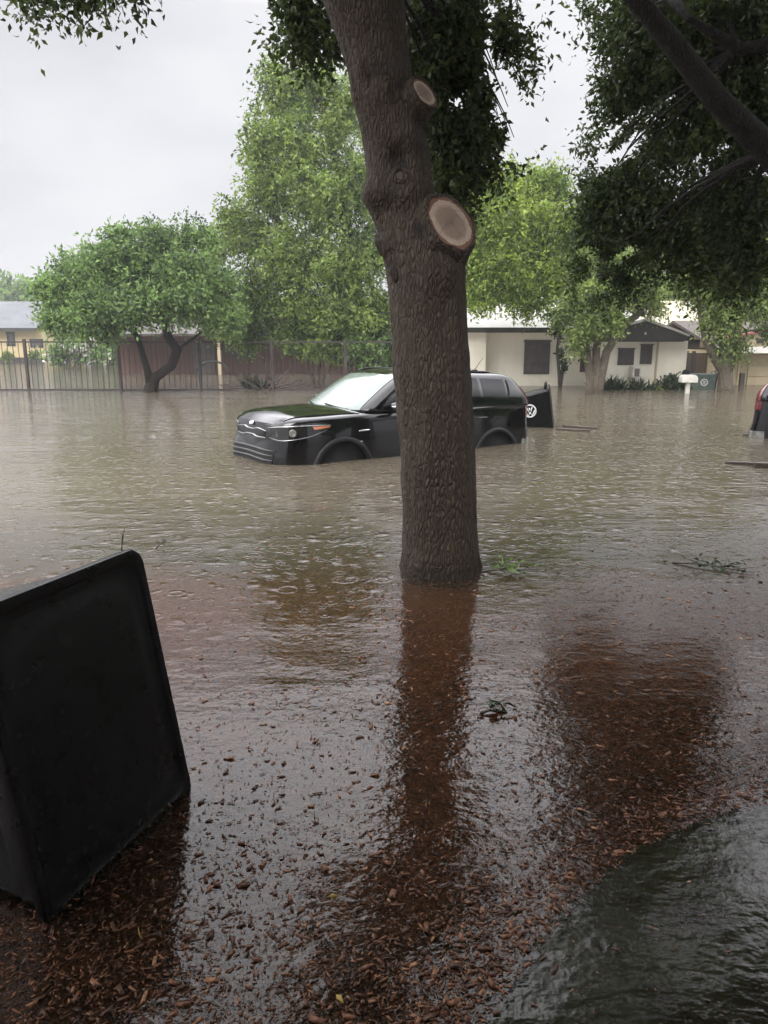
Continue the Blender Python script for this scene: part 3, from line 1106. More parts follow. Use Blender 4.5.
# twigs carrying the hanging masses
tw = MB()
lim = [Vector(p) for pts, r in limbs for p in pts]
for c, r, wgt in canopy + over:
    c = Vector(c)
    a = min(lim, key=lambda q: (q - c).length)
    pts = bez(a, (a + c) / 2 + Vector((0, 0, 0.35)), c, 8)
    tw.tube(wob(pts[:-2], 0.09), [0.022 - 0.0033 * i for i in range(6)], 6)
    for k in range(2):
        e = c + Vector((random.gauss(0, .5) * r[0], random.gauss(0, .5) * r[1], -random.random() * r[2]))
        tw.tube(wob(bez(pts[5], (pts[5] + e) / 2 + Vector((0, 0, .08)), e, 5), 0.03), [0.008, 0.007, 0.005, 0.004, 0.003], 5)
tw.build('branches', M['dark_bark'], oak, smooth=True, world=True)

# ------------------------------------------------------------------ second oak, trunk beyond the right edge
b2 = Vector((5.2, 6.9, 0))
l0 = at_y(790, 185, 6.9)
limb_pts = [Vector((5.0, 6.9, 1.6)), Vector((4.7, 6.9, 2.15)), at_y(830, 222, 6.5), at_y(768, 152, 6.2), at_y(715, 98, 6.1), at_y(672, 45, 6.1), at_y(630, -5, 6.1), at_y(590, -70, 6.2)]
limb2 = [Vector((4.9, 6.7, 2.3)), at_y(800, 40, 6.6), at_y(740, 48, 6.5), at_y(690, 20, 6.4)]
cl2 = px_clusters([
    (622, 18, 26, 26, 1.0), (650, 18, 44, 30, 0.6), (705, 12, 42, 30, 0.2), (752, 14, 34, 34, 0.0),
    (621, 80, 22, 28, 1.1), (640, 80, 32, 34, 1.0), (688, 72, 36, 32, 0.4), (738, 70, 34, 22, 0.0),
    (613, 134, 22, 28, 1.2), (636, 135, 30, 30, 1.1), (684, 130, 38, 34, 0.6), (735, 122, 36, 30, 0.1), (766, 100, 20, 36, 0.0),
    (612, 182, 32, 32, 1.2), (650, 192, 30, 30, 1.0), (694, 190, 34, 32, 0.7), (742, 190, 34, 36, 0.2),
    (604, 232, 28, 34, 1.3), (634, 240, 24, 32, 1.2), (672, 228, 26, 26, 0.9), (712, 225, 28, 26, 0.6), (752, 232, 26, 40, 0.2),
    (592, 272, 18, 22, 1.3), (622, 274, 16, 18, 1.2), (668, 248, 14, 18, 0.9), (700, 258, 14, 22, .7), (740, 268, 20, 26, 0.3),
    (586, 184, 12, 14, 1.3), (588, 214, 12, 14, 1.3), (588, 0, 12, 8, 1.1)], 6.9)
over2 = []
for _ in range(60):
    x, y = random.uniform(1.2, 7.5), random.uniform(2.2, 10.5)
    z = random.uniform(4.2, 7.5) + 0.2 * max(0, y - 6)
    el = math.degrees(math.atan2(z - CAM_H, y))
    if el < 33 or (x / y < 0.38 and el < 38): continue
    over2.append(((x, y, z), (random.uniform(.6, 1.0), random.uniform(.6, 1.0), random.uniform(.4, .6)), 1600))
t2 = thing('oak_tree', 'dark oak at right whose thick limb slants down beyond the frame edge', 'tree', b2)
mb = MB()
mb.tube([b2 + Vector((0, 0, -0.3)), b2 + Vector((0.02, 0, 0.4)), b2 + Vector((0, 0, 1.2)), b2 + Vector((0.1, 0, 2.2)), b2 + Vector((0.2, .1, 3.8)), b2 + Vector((0.4, .3, 5.4))], [0.40, 0.32, 0.29, 0.27, 0.2, 0.1], 24, ripple=0.12)
mb.tube(wob(limb_pts, 0.04), [0.15, 0.145, 0.125, 0.10, 0.085, 0.075, 0.065, 0.04], 18, ripple=0.2)
mb.tube(wob(limb2, 0.04), [0.11, 0.075, 0.05, 0.03], 12, ripple=0.2)
for c, r, wgt in cl2 + over2:
    c = Vector(c)
    a = min(limb_pts[3:] + limb2[1:] + [b2 + Vector((0.3, .2, 4.6))], key=lambda q: (q - c).length)
    pts = bez(a, (a + c) / 2 + Vector((0, 0, 0.3)), c, 7)
    mb.tube(wob(pts[:-1], 0.10), [0.024 - 0.0038 * i for i in range(6)], 6)
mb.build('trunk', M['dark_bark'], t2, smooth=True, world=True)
P1 = sprigs(cl2, 7600, 10, 0.28, 0.7, (0.058, 0.027), b2, 0.3, 0.335, 0.3)
P2 = sprigs(over2, 3200, 9, 0.5, 0.4, (0.14, 0.08), b2, 0.3)
PP = [np.concatenate([a, b]) for a, b in zip(P1, P2)]
link('crown', leaf_mesh('oak_crown', *PP), M['oak_leaf'], t2)

# ------------------------------------------------------------------ cars
def polyline(pts, n, smooth=True):
    pts = [Vector(p) for p in pts]
    if len(pts) == 2 or not smooth:
        L = [0]
        for a, b in zip(pts, pts[1:]): L.append(L[-1] + (b - a).length)
        out = []
        for i in range(n):
            s = L[-1] * i / (n - 1)
            k = max(j for j in range(len(pts) - 1) if L[j] <= s + 1e-9)
            out.append(pts[k].lerp(pts[k + 1], (s - L[k]) / max(1e-9, L[k + 1] - L[k])))
        return out
    out = []
    m = len(pts) - 1
    for i in range(n):
        u = m * i / (n - 1)
        k = min(int(u), m - 1)
        t = u - k
        p0, p1, p2, p3 = pts[max(k - 1, 0)], pts[k], pts[k + 1], pts[min(k + 2, m)]
        out.append(0.5 * ((2 * p1) + (p2 - p0) * t + (2 * p0 - 5 * p1 + 4 * p2 - p3) * t * t + (3 * p1 - p0 - 3 * p2 + p3) * t ** 3))
    return out


def patch(name, bvh, a, b, d, m, parent, off=0.006, nu=18, nv=8, mirror=False, sm=True, back=0.012):
    """thin panel laid on a surface: the strip between polylines a and b, dropped along d."""
    sg = -1 if mirror else 1
    d = Vector((d[0], d[1] * sg, d[2])).normalized()
    A = polyline([Vector((p[0], p[1] * sg, p[2])) for p in a], nu, sm)
    B = polyline([Vector((p[0], p[1] * sg, p[2])) for p in b], nu, sm)
    top, bot = [], []
    last = None
    for j in range(nv):
        for i in range(nu):
            p = A[i].lerp(B[i], j / (nv - 1))
            h = bvh.ray_cast(p - d * 3, d)
            if h[0] is None:
                q = p
                n = -d
            else:
                q, n = h[0], h[1]
                if n.dot(d) > 0: n = -n
            top.append(q + n * off)
            bot.append(q - n * back)
    vs = top + bot
    N = nu * nv
    fs = []
    for j in range(nv - 1):
        for i in range(nu - 1):
            q = j * nu + i
            fs.append((q, q + 1, q + nu + 1, q + nu))
            fs.append((N + q, N + q + nu, N + q + nu + 1, N + q + 1))
    rim = [i for i in range(nu)] + [j * nu + nu - 1 for j in range(1, nv)] + [(nv - 1) * nu + i for i in range(nu - 2, -1, -1)] + [j * nu for j in range(nv - 2, 0, -1)]
    for x, y in zip(rim, rim[1:] + rim[:1]): fs.append((x, y, N + y, N + x))
    mb = MB()
    mb.add(vs, fs)
    ob = mb.build(name, m, parent, smooth=False)
    ob.data.polygons.foreach_set('use_smooth', [True] * len(ob.data.polygons))
    e = ob.modifiers.new('es', 'EDGE_SPLIT')
    e.split_angle = R(40)
    return ob


def surf_line(bvh, pts, d, r, name, m, parent, n=24, off=0.0, mirror=False, flat=1.0):
    sg = -1 if mirror else 1
    d = Vector((d[0], d[1] * sg, d[2])).normalized()
    P = polyline([Vector((p[0], p[1] * sg, p[2])) for p in pts], n)
    out = []
    for p in P:
        h = bvh.ray_cast(p - d * 3, d)
        out.append((h[0] - d * off) if h[0] is not None else p)
    rr = [r * min(1, 0.35 + 3 * min(i, n - 1 - i) / n) for i in range(n)]
    return MB().tube(out, rr, 8).build(name, m, parent, smooth=True)


def baked(ob):
    dg = bpy.context.evaluated_depsgraph_get()
    dg.update()
    me = bpy.data.meshes.new_from_object(ob.evaluated_get(dg))
    mat = ob.data.materials[0]
    ob.modifiers.clear()
    ob.data = me
    me.materials.clear()
    me.materials.append(mat)
    me.polygons.foreach_set('use_smooth', [True] * len(me.polygons))
    return ob


def bvh_of(*obs):
    vs, fs = [], []
    for o in obs:
        k = len(vs)
        vs += [v.co.copy() for v in o.data.vertices]
        fs += [tuple(i + k for i in p.vertices) for p in o.data.polygons]
    return BVHTree.FromPolygons(vs, fs)


def car(name, label, cat, loc, rot, paint, glass, wind, group=None):
    t = thing(name, label, cat, loc, rot, group)
    O = 2.0
    # lower shell: X, half width, bottom, shoulder height, crown
    st = [(0.00, .38, .25, .83, .02), (0.015, .50, .23, .88, .035), (.06, .64, .21, .94, .045), (.14, .755, .19, .98, .055), (.27, .84, .19, 1.005, .062), (.5, .886, .19, 1.022, .07), (.85, .900, .19, 1.04, .072),
          (1.2, .900, .19, 1.058, .05), (1.7, .898, .19, 1.065, .02), (2.4, .898, .19, 1.085, .02), (3.1, .897, .20, 1.115, .02), (3.6, .888, .22, 1.13, .02), (3.9, .865, .25, 1.13, .02), (4.04, .835, .27, 1.12, .02), (4.10, .79, .29, 1.09, .01), (4.12, .72, .31, 1.05, .01)]
    rs = []
    for X, w_, zl, zt, c in st:
        half = [(0, zl), (.55 * w_, zl), (.90 * w_, zl + .01), (.975 * w_, zl + .07), (1.0 * w_, zl + .22), (1.0 * w_, .62), (.992 * w_, .80 if zt > .9 else .70), (.975 * w_, zt - .07), (.955 * w_, zt - .02), (.90 * w_, zt + .004), (.62 * w_, zt + .55 * c), (.3 * w_, zt + .9 * c), (0, zt + c)]
        ring = [(y, z) for y, z in half] + [(-y, z) for y, z in half[-2:0:-1]]
        out = []
        for y, z in ring:
            x = X
            k = max(0, 1 - X / .30)
            bulge = max(0, min(1, (.70 - z) / .12))
            x -= .075 * bulge * k * (1 - .25 * (abs(y) / .6) ** 2)
            kr = max(0, 1 - (4.12 - X) / .30)
            x += .06 * max(0, min(1, (.68 - z) / .1)) * kr
            out.append((x - O, y, z))
        rs.append(out)
    body = MB().rings(rs).build('body', paint, t, smooth=True)
    ss = body.modifiers.new('ss', 'SUBSURF')
    ss.levels = ss.render_levels = 2
    baked(body)
    cut = MB()
    for X in (.85, 3.42):
        for s in (-1, 1):
            q = Matrix.Rotation(-PI / 2 * s, 3, 'X')
            cut.lathe([(.385, .56), (.385, 1.4)], (X - O, 0, .345), q, 40)
    co = cut.build('cut', paint, None)
    co.location, co.rotation_euler = loc, rot
    co.parent = t
    co.location, co.rotation_euler = (0, 0, 0), (0, 0, 0)
    bo = body.modifiers.new('b', 'BOOLEAN')
    bo.operation = 'DIFFERENCE'
    bo.object = co
    bo.solver = 'EXACT'
    baked(body)
    bpy.data.objects.remove(co)
    e = body.modifiers.new('es', 'EDGE_SPLIT')
    e.split_angle = R(38)
    # cabin: plan rings stacked up
    lv = [(1.02, .96, 4.08, .868, .22), (1.10, 1.06, 4.08, .858, .20), (1.20, 1.21, 4.06, .835, .18), (1.32, 1.40, 3.98, .795, .16), (1.43, 1.58, 3.90, .750, .15), (1.50, 1.72, 3.84, .712, .14), (1.545, 1.84, 3.79, .670, .14), (1.573, 1.98, 3.70, .60, .14), (1.592, 2.18, 3.55, .47, .12), (1.602, 2.45, 3.3, .26, .08)]
    rs = []
    for z, xf, xr, w_, rc in lv:
        ring = []
        bow = .13 * (w_ / .86)
        rc = min(rc, w_ * .5)
        def corner(cx, cy, a0):
            return [(cx + rc * math.cos(a0 + PI / 2 * k / 4), cy + rc * math.sin(a0 + PI / 2 * k / 4)) for k in range(5)]
        pts = corner(xr - rc * .8, w_ - rc * .8, 0)
        pts += [((xr * (1 - k) + (xf + bow) * k), w_) for k in (.2, .4, .6, .8)]
        pts += corner(xf + bow + rc, w_ - rc, PI / 2)
        pts += [(xf + bow * ((abs(y) / w_) ** 2), y) for y in (w_ * .6, w_ * .3, 0, -w_ * .3, -w_ * .6)]
        pts += corner(xf + bow + rc, -w_ + rc, PI)
        pts += [((xr * (1 - k) + (xf + bow) * k), -w_) for k in (.8, .6, .4, .2)]
        pts += corner(xr - rc * .8, -w_ + rc * .8, 1.5 * PI)
        pts += [(xr + .02, y) for y in (-w_ * .4, 0, w_ * .4)]
        # roof falls a little to the back
        ring = [(x - O, y, z - .055 * max(0, (x - 2.1) / 2.0) * max(0, (z - 1.1) / .5)) for x, y in pts]
        rs.append(ring)
    cab = MB().rings(rs).build('cabin', paint, t, smooth=True)
    ss = cab.modifiers.new('ss', 'SUBSURF')
    ss.levels = ss.render_levels = 2
    baked(cab)
    bv, cv, av = bvh_of(body), bvh_of(cab), bvh_of(body, cab)
    # hood panel
    patch('hood', bv, [(.06 - O, -.62, 2), (.03 - O, 0, 2), (.06 - O, .62, 2)], [(1.12 - O, -.80, 2), (1.02 - O, 0, 2), (1.12 - O, .80, 2)], (0, 0, -1), paint, t, .010, 24, 14, back=.004)
    # glass
    ws = patch('windshield', cv, [(-3, -.70, 1.085), (-3, 0, 1.07), (-3, .70, 1.085)], [(-3, -.585, 1.505), (-3, 0, 1.525), (-3, .585, 1.505)], (1, 0, 0), wind, t, .006, 26, 14)
    for s in (False, True):
        # front door window, rear door window, quarter light
        patch('window', cv, [(1.40 - O, -3, 1.13), (2.28 - O, -3, 1.12)], [(1.98 - O, -3, 1.475), (2.28 - O, -3, 1.485)], (0, 1, 0), glass, t, .006, 14, 8, s, False)
        patch('window', cv, [(2.36 - O, -3, 1.12), (3.12 - O, -3, 1.145)], [(2.36 - O, -3, 1.485), (3.12 - O, -3, 1.475)], (0, 1, 0), glass, t, .006, 14, 8, s, False)
        patch('window', cv, [(3.19 - O, -3, 1.15), (3.60 - O, -3, 1.20)], [(3.19 - O, -3, 1.47), (3.60 - O, -3, 1.455)], (0, 1, 0), glass, t, .006, 12, 8, s, False)
        surf_line(cv, [(3.58 - O, -3, 1.17), (3.66 - O, -3, 1.26), (3.66 - O, -3, 1.45)], (0, 1, 0), .012, 'window_highlight', M['trim_grey'], t, 14, .008, s)  # strip added for the reflection highlight along the quarter window edge
        # lamps
        h = patch('headlight', bv, [(.02 - O, -.42, .785), (.12 - O, -.60, .755), (.40 - O, -.80, .80), (.62 - O, -.9, .890)], [(.02 - O, -.40, .885), (.12 - O, -.60, .912), (.40 - O, -.80, .930), (.66 - O, -.9, .930)], (.62, .78, 0), M['lamp_dark'], t, .008, 26, 8, s)
        for ex, ez in ((.25, .845),):
            hb = bvh_of(h)
            dv = Vector((.62, .78 * (-1 if s else 1), 0)).normalized()
            hit = hb.ray_cast(Vector((ex - O, -.70 * (-1 if s else 1), ez)) - dv * 3, dv)
            if hit[0] is not None:
                MB().lathe([(.046, -.01), (.046, .004), (.040, .007), (.033, .003), (.0001, .006)], hit[0], (-dv).to_track_quat('Z', 'Y').to_matrix(), 20).build('lamp_bowl', M['lamp_clear'], h, smooth=True)
        patch('indicator', bv, [(.46 - O, -.83, .885), (.60 - O, -.9, .903)], [(.44 - O, -.82, .922), (.635 - O, -.9, .922)], (.62, .78, 0), M['amber'], h, .013, 12, 6, s)
        surf_line(bv, [(.02 - O, -.42, .888), (.12 - O, -.60, .915), (.40 - O, -.80, .934), (.64 - O, -.9, .934)], (.62, .78, 0), .006, 'trim', M['bright_bar'], h, 22, .010, s)
        surf_line(bv, [(.03 - O, -.46, .780), (.14 - O, -.62, .752), (.40 - O, -.80, .797), (.60 - O, -.9, .885)], (.62, .78, 0), .005, 'trim', M['dull_chrome'], h, 22, .010, s)
        patch('tail_light', av, [(4.02 - O, -.83, .93), (4.11 - O, -.60, .93)], [(3.97 - O, -.78, 1.34), (4.02 - O, -.66, 1.34)], (-.62, .78, 0), M['red_lens'], t, .010, 8, 14, s)
        patch('bumper_reflector', bv, [(3.93 - O, -.86, .50), (4.12 - O, -.70, .50)], [(3.93 - O, -.86, .60), (4.12 - O, -.70, .60)], (-.7, .7, 0), M['lamp_clear'], t, .010, 10, 5, s)
        patch('fog_light', bv, [(.02 - O, -.62, .54), (.14 - O, -.76, .54)], [(.02 - O, -.62, .60), (.14 - O, -.76, .60)], (.7, .7, 0), M['lamp_dark'], t, .008, 8, 5, s)
        # arch liners, mouldings and wheels
        sg = 1 if s else -1
        for X in (.85, 3.42):
            arc = []
            for k in range(25):
                th = R(-12 + 204 * k / 24)
                arc.append((X - O + .415 * math.cos(th), -3, .345 + .415 * math.sin(th)))
            P = []
            for p in arc:
                hh = bv.ray_cast(Vector((p[0], -3, p[2])), Vector((0, 1, 0)))
                P.append(Vector((p[0], (hh[0].y if hh[0] is not None else -.89), p[2])))
            inn = []
            vs, fs = [], []
            for k, p in enumerate(P):
                c = Vector((X - O, p.y, .345))
                o_ = (p - c).normalized()
                for rr, yy in ((.382, .05), (.382, -.012), (.390, -.020), (.432, -.014), (.440, .004)):
                    q = c + o_ * rr
                    vs.append((q.x, (q.y + yy) * -sg if False else (q.y + yy) * (-1 if s else 1), q.z))
            for k in range(len(P) - 1):
                for j in range(4):
                    a_ = k * 5 + j
                    fs.append((a_, a_ + 1, a_ + 6, a_ + 5))
            MB().add(vs, fs).build('wheel_arch', M['trim_grey'], t, smooth=True)
            wq = Matrix.Rotation(-PI / 2 * sg, 3, 'X')
            wl = MB().lathe([(.10, .60), (.30, .60), (.325, .625), (.333, .66), (.333, .78), (.322, .815), (.295, .832), (.235, .828), (.228, .80)], (X - O, 0, .335), wq, 36).build('wheel', M['rubber'], t, smooth=True)
            rm = MB().lathe([(.228, .80), (.222, .815), (.20, .80), (.06, .805), (.045, .82), (.0001, .822)], (X - O, 0, .335), wq, 30)
            rm.build('rim', M['trim_grey'], wl, smooth=True)
            MB().lathe([(.384, .50), (.384, .84)], (X - O, 0, .345), wq, 36).build('wheel_well', M['rubber'], t, smooth=True)
        # door gear
        for X in (2.10, 3.0):
            surf_line(bv, [(X - O, -3, .93), (X + .22 - O, -3, .935)], (0, 1, 0), .016, 'door_handle', paint, t, 8, .012, s)
        for X, z0, z1 in ((1.22, .40, 1.04), (2.32, .40, 1.07), (3.12, .62, 1.09)):
            surf_line(bv, [(X - O, -3, z0), (X + .02 - O, -3, .7), (X - O, -3, z1)], (0, 1, 0), .004, 'door_seam', M['rubber'], t, 10, .001, s)
        surf_line(bv, [(1.06 - O, -3, .845), (1.24 - O, -3, .855)], (0, 1, 0), .012, 'side_badge', M['chrome'], t, 8, .004, s)
        surf_line(bv, [(.98 - O, -3, .70), (1.12 - O, -3, .715)], (0, 1, 0), .010, 'side_marker', M['lamp_clear'], t, 8, .004, s)
        mi = MB()
        pts = [(-.005, 0, 0)]
        mc = Vector((1.56 - O, -1.0 * (-1 if s else 1), 1.125))
        rr = []
        for kx, f in ((-.07, .45), (-.055, .8), (0, 1), (.05, .98), (.062, .85)):
            rr.append([mc + Vector((kx, math.copysign(abs(math.cos(a)) ** .6, math.cos(a)) * .105 * f, math.copysign(abs(math.sin(a)) ** .6, math.sin(a)) * .075 * f)) for a in [2 * PI * k / 16 for k in range(16)]])
        mi.rings(rr)
        mi.tube([mc + Vector((0, .06 * (1 if not s else -1), -.04)), mc + Vector((.02, .17 * (1 if not s else -1), -.07))], .03, 8)
        mo = mi.build('side_mirror', paint, t, smooth=True)
        MB().tube([mc + Vector((-.062, -.07, .02)), mc + Vector((-.066, .0, .015)), mc + Vector((-.062, .06, .01))], .012, 6).build('mirror_lamp', M['chrome'], mo, smooth=True)
    # rear window
    patch('rear_window', cv, [(5, -.62, 1.16), (5, .62, 1.16)], [(5, -.56, 1.44), (5, .56, 1.44)], (-1, 0, 0), glass, t, .006, 16, 8)
    patch('rear_bumper', bv, [(5, -.78, .36), (5, .78, .36)], [(5, -.76, .60), (5, .76, .60)], (-1, 0, 0), M['trim_grey'], t, .012, 20, 6)
    # grille between the lamps, with two wavy chrome bars
    g = patch('grille', bv, [(-4, -.39, .765), (-4, 0, .76), (-4, .39, .765)], [(-4, -.40, .86), (-4, 0, .865), (-4, .40, .86)], (1, 0, 0), M['glass_dark'], t, .007, 24, 6)
    surf_line(bv, [(-4, -.42, .852), (-4, -.20, .868), (-4, -.09, .852), (-4, .09, .852), (-4, .20, .868), (-4, .42, .852)], (1, 0, 0), .010, 'chrome_bar', M['bright_bar'], g, 40, .010)
    surf_line(bv, [(-4, -.41, .768), (-4, -.20, .765), (-4, -.09, .782), (-4, .09, .782), (-4, .20, .765), (-4, .41, .768)], (1, 0, 0), .010, 'chrome_bar', M['bright_bar'], g, 40, .010)
    it = patch('air_intake', bv, [(-4, -.58, .44), (-4, 0, .42), (-4, .58, .44)], [(-4, -.62, .625), (-4, 0, .645), (-4, .62, .625)], (1, 0, 0), M['rubber'], t, .008, 24, 6)
    for z in (.50, .56, .62):
        surf_line(bv, [(-4, -.60, z), (-4, 0, z + .012), (-4, .60, z)], (1, 0, 0), .013, 'intake_bar', M['bar_grey'], it, 30, .012)
    # oval badge on the nose with its three letters
    hh = bv.ray_cast(Vector((-4, 0, .915)), Vector((1, 0, 0)))
    c, n = hh[0], hh[1]
    if n.x > 0: n = -n
    z_ = n.normalized()
    x_ = Vector((0, -1, 0))
    y_ = z_.cross(x_).normalized()
    Q = Matrix((x_, y_, z_)).transposed()
    rr = []
    for f, h in ((1.0, 0.0), (1.0, .008), (.95, .012), (.86, .012), (.82, .007)):
        rr.append([c + Q @ Vector((.056 * f * math.cos(a), .029 * f * math.sin(a), h + .010)) for a in [2 * PI * k / 28 for k in range(28)]])
    em = MB().rings(rr).build('emblem', M['chrome'], t, smooth=True)
    fc = bpy.data.curves.new('badge_text', 'FONT')
    fc.body = 'KIA'
    fc.size = .045
    fc.align_x = fc.align_y = 'CENTER'
    fc.extrude = .003
    fo = bpy.data.objects.new('letters', fc)
    COL.objects.link(fo)
    dg = bpy.context.evaluated_depsgraph_get()
    me = bpy.data.meshes.new_from_object(fo.evaluated_get(dg))
    bpy.data.objects.remove(fo)
    me.transform(Matrix.Translation(c + z_ * .020) @ Q.to_4x4())
    link('emblem_letters', me, M['chrome'], em)
    # wipers, antenna
    for y0, y1 in ((-.55, .0), (.05, .58)):
        P = []
        for k in range(10):
            u = k / 9
            p = Vector((-3, y0 + (y1 - y0) * u, 1.075 + .045 * u))
            h = cv.ray_cast(p, Vector((1, 0, 0)))
            P.append(h[0] + Vector((-.015, 0, .012)))
        MB().tube(P, .009, 6).build('wiper', M['rubber'], t, smooth=True)
    h = cv.ray_cast(Vector((3.55 - O, -.18, 4)), Vector((0, 0, -1)))
    a = h[0]
    an = MB().box((a.x, a.y, a.z + .012), (.09, .05, .03)).build('antenna', M['rubber'], t, bevel=.008)
    MB().tube([a + Vector((0, 0, .02)), a + Vector((.16, 0, .20))], [.006, .003], 6).build('mast', M['rubber'], an, smooth=True)
    for s in (-1, 1):
        P = []
        for k in range(16):
            X = 1.95 + 1.55 * k / 15
            h = cv.ray_cast(Vector((X - O, s * .56, 4)), Vector((0, 0, -1)))
            P.append(h[0] + Vector((0, 0, .012 if 0 < k < 15 else 0)))
        MB().tube(P, .013, 8).build('roof_rail', M['trim_grey'], t, smooth=True)
    return t


car('black_car', 'black boxy hatchback with pale windshield, flooded up to its wheel arches behind the oak', 'car', (-0.05, 10.55, -0.49), (0, R(1.0), R(34.2)), M['car_black'], M['glass_dark'], M['glass_pale'])
pr = at_z(755, 437)
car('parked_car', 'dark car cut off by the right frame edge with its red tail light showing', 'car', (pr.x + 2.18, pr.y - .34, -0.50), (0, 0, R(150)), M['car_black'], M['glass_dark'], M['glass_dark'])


# ------------------------------------------------------------------ wheeled bins
def rrect(a, b, r, n=6):
    out = []
    for cx, cy, a0 in ((a - r, b - r, 0), (-a + r, b - r, PI / 2), (-a + r, -b + r, PI), (a - r, -b + r, 1.5 * PI)):
        out += [(cx + r * math.cos(a0 + PI / 2 * k / n), cy + r * math.sin(a0 + PI / 2 * k / n)) for k in range(n + 1)]
    return out


def bin_(name, label, M4, dx, dy, H, body_m, lid_m, emblem=0, lip=False):
    """cart with its mouth at local z=0 and its base at z=-H; dx, dy = half size of the mouth"""
    t = thing(name, label, 'trash bin')
    t.matrix_world = M4
    def ring(a, b, r, z, ox=0): return [(x + ox, y, z) for x, y in rrect(a, b, r)]
    b = MB().rings([ring(dx * .66, dy * .72, .05, -H), ring(dx * .70, dy * .76, .06, -H + .03), ring(dx * .84, dy * .87, .06, -H * .45), ring(dx * .93, dy * .94, .06, -.10), ring(dx * .94, dy * .95, .06, -.09), ring(dx * .955, dy * .96, .06, -.085), ring(dx * .955, dy * .96, .06, -.02), ring(dx * .90, dy * .90, .06, -.02)])
    body = b.build('body', body_m, t, smooth=True)
    body.modifiers.new('es', 'EDGE_SPLIT').split_angle = R(35)
    prof = [(1.0, 1.0, -.024, .055), (1.02, 1.02, -.020, .055), (1.025, 1.025, .0, .055), (1.015, 1.015, .010, .055), (.955, .945, .011, .06), (.94, .93, .006, .07), (.925, .91, .001, .08), (.86, .84, .000, .12), (.80, .76, .006, .13), (.74, .69, .008, .13), (.4, .35, .010, .08), (.02, .02, .011, .004)]
    l = MB().rings([[(x, y, z) for x, y in rrect(dx * a, dy * c, min(r, dx * a * .45, dy * c * .45))] for a, c, z, r in prof])
    lid = l.build('lid', lid_m, t, smooth=True)
    lid.modifiers.new('es', 'EDGE_SPLIT').split_angle = R(50)
    if lip:
        mb = MB()
        mb.box((-dx * 1.035, 0, -.012), (.022, dy * 1.9, .05))
        mb.build('lid_edge', M['worn_plastic'], lid, bevel=.006)
    if lip:
        return t
    # hinge bar and axle with two wheels on the back side (local -x is the front)
    mb = MB().tube([(dx + .07, -dy * .75, -.05), (dx + .07, dy * .75, -.05)], .016, 10)
    for s in (-1, 1): mb.tube([(dx * .95, s * dy * .7, -.06), (dx + .07, s * dy * .7, -.05)], .02, 8)
    mb.build('handle', body_m, t, smooth=True)
    MB().tube([(dx * .72, -dy * .95, -H + .08), (dx * .72, dy * .95, -H + .08)], .012, 8).build('axle', M['iron'], t, smooth=True)
    for s in (-1, 1):
        q = Matrix.Rotation(-PI / 2 * s, 3, 'X')
        MB().lathe([(.03, .0), (.10, .0), (.12, .012), (.12, .045), (.10, .055), (.05, .05), (.0001, .045)], (dx * .72, s * dy * .84, -H + .08), q, 24).build('wheel', M['rubber'], t, smooth=True)
    if emblem:
        s = emblem
        def on(px_, pz):
            # side wall point
            k = (pz + .10) / (-H * .45 + .10)
            yy = (dy * .94 * (1 - k) + dy * .87 * k) if k <= 1 else dy * .82
            return Vector((px_, s * (yy + .006), pz))
        c0 = on(dx * .10, -.36)
        e = MB()
        R0 = .105
        e.tube([on(c0.x + R0 * math.cos(a), c0.z + R0 * math.sin(a)) for a in [2 * PI * k / 32 for k in range(33)]], .013, 6)
        em = e.build('emblem', M['emblem_white'], t, smooth=True)
        e = MB()
        for pl in (((.07, -.05), (-.015, -.02), (.055, .0)), ((.055, .0), (-.015, .02), (.07, .05)), ((.005, -.09), (-.085, -.03), (-.02, .0)), ((-.02, .0), (-.085, .03), (.005, .09))):
            e.tube([on(c0.x + p[0], c0.z + p[1]) for p in pl], .011, 6)
        e.build('emblem_strokes', M['emblem_white'], em, smooth=True)
    return t


# near bin, lying with its lid towards the right
A, B = at_z(46, 920, 0.0), at_z(188, 786, 0.0)
e_ = (B - A).normalized()
d = ray(137, 549)
tt = (B - Vector((0, 0, CAM_H))).dot(e_) / d.dot(e_)
Cc = Vector((0, 0, CAM_H)) + d * tt
upv = (Cc - B).normalized()
nv = (B - A).cross(upv).normalized()
if nv.x < 0: nv = -nv
xl, zl = upv, nv
yl = zl.cross(xl)
dxh, dyh = ((Cc - B).length + .03) / 2, (B - A).length / 2
cen = (A + B) / 2 + upv * (dxh - .03)
M4 = Matrix((xl, yl, zl)).transposed().to_4x4()
M4.translation = cen
t = NT('muddy_black_plastic')
pos = t.n('ShaderNodeNewGeometry').outputs['Position']
sp = t.n('ShaderNodeSeparateXYZ')
t.l(pos, sp.inputs[0])
fl = t.ramp(t.noise(pos, 60, 5, 0.75), [(0.58, 0.0), (0.66, 1.0)])
lowz = t.n('ShaderNodeMapRange')
t.l(t.math('ADD', sp.outputs[2], t.math('MULTIPLY', t.noise(pos, 9, 4), -0.25)), lowz.inputs[0])
lowz.inputs[1].default_value = -0.10
lowz.inputs[2].default_value = 0.22
lowz.inputs[3].default_value = 0.9
lowz.inputs[4].default_value = 0.03
sc_ = t.ramp(t.noise(t.mapping(pos, (3, 3, 22)), 6, 4, 0.7), [(0.60, 0.0), (0.70, 0.35)])
c = t.mix(sc_, (0.0022, 0.0024, 0.0028), (0.006, 0.0065, 0.007))
c = t.mix(t.math('MULTIPLY', fl, lowz.outputs[0]), c, (0.055, 0.034, 0.022))
dr = t.vor(pos, 95.0)
drop = t.ramp(dr.outputs['Distance'], [(0.10, 1.0), (0.34, 0.0)])
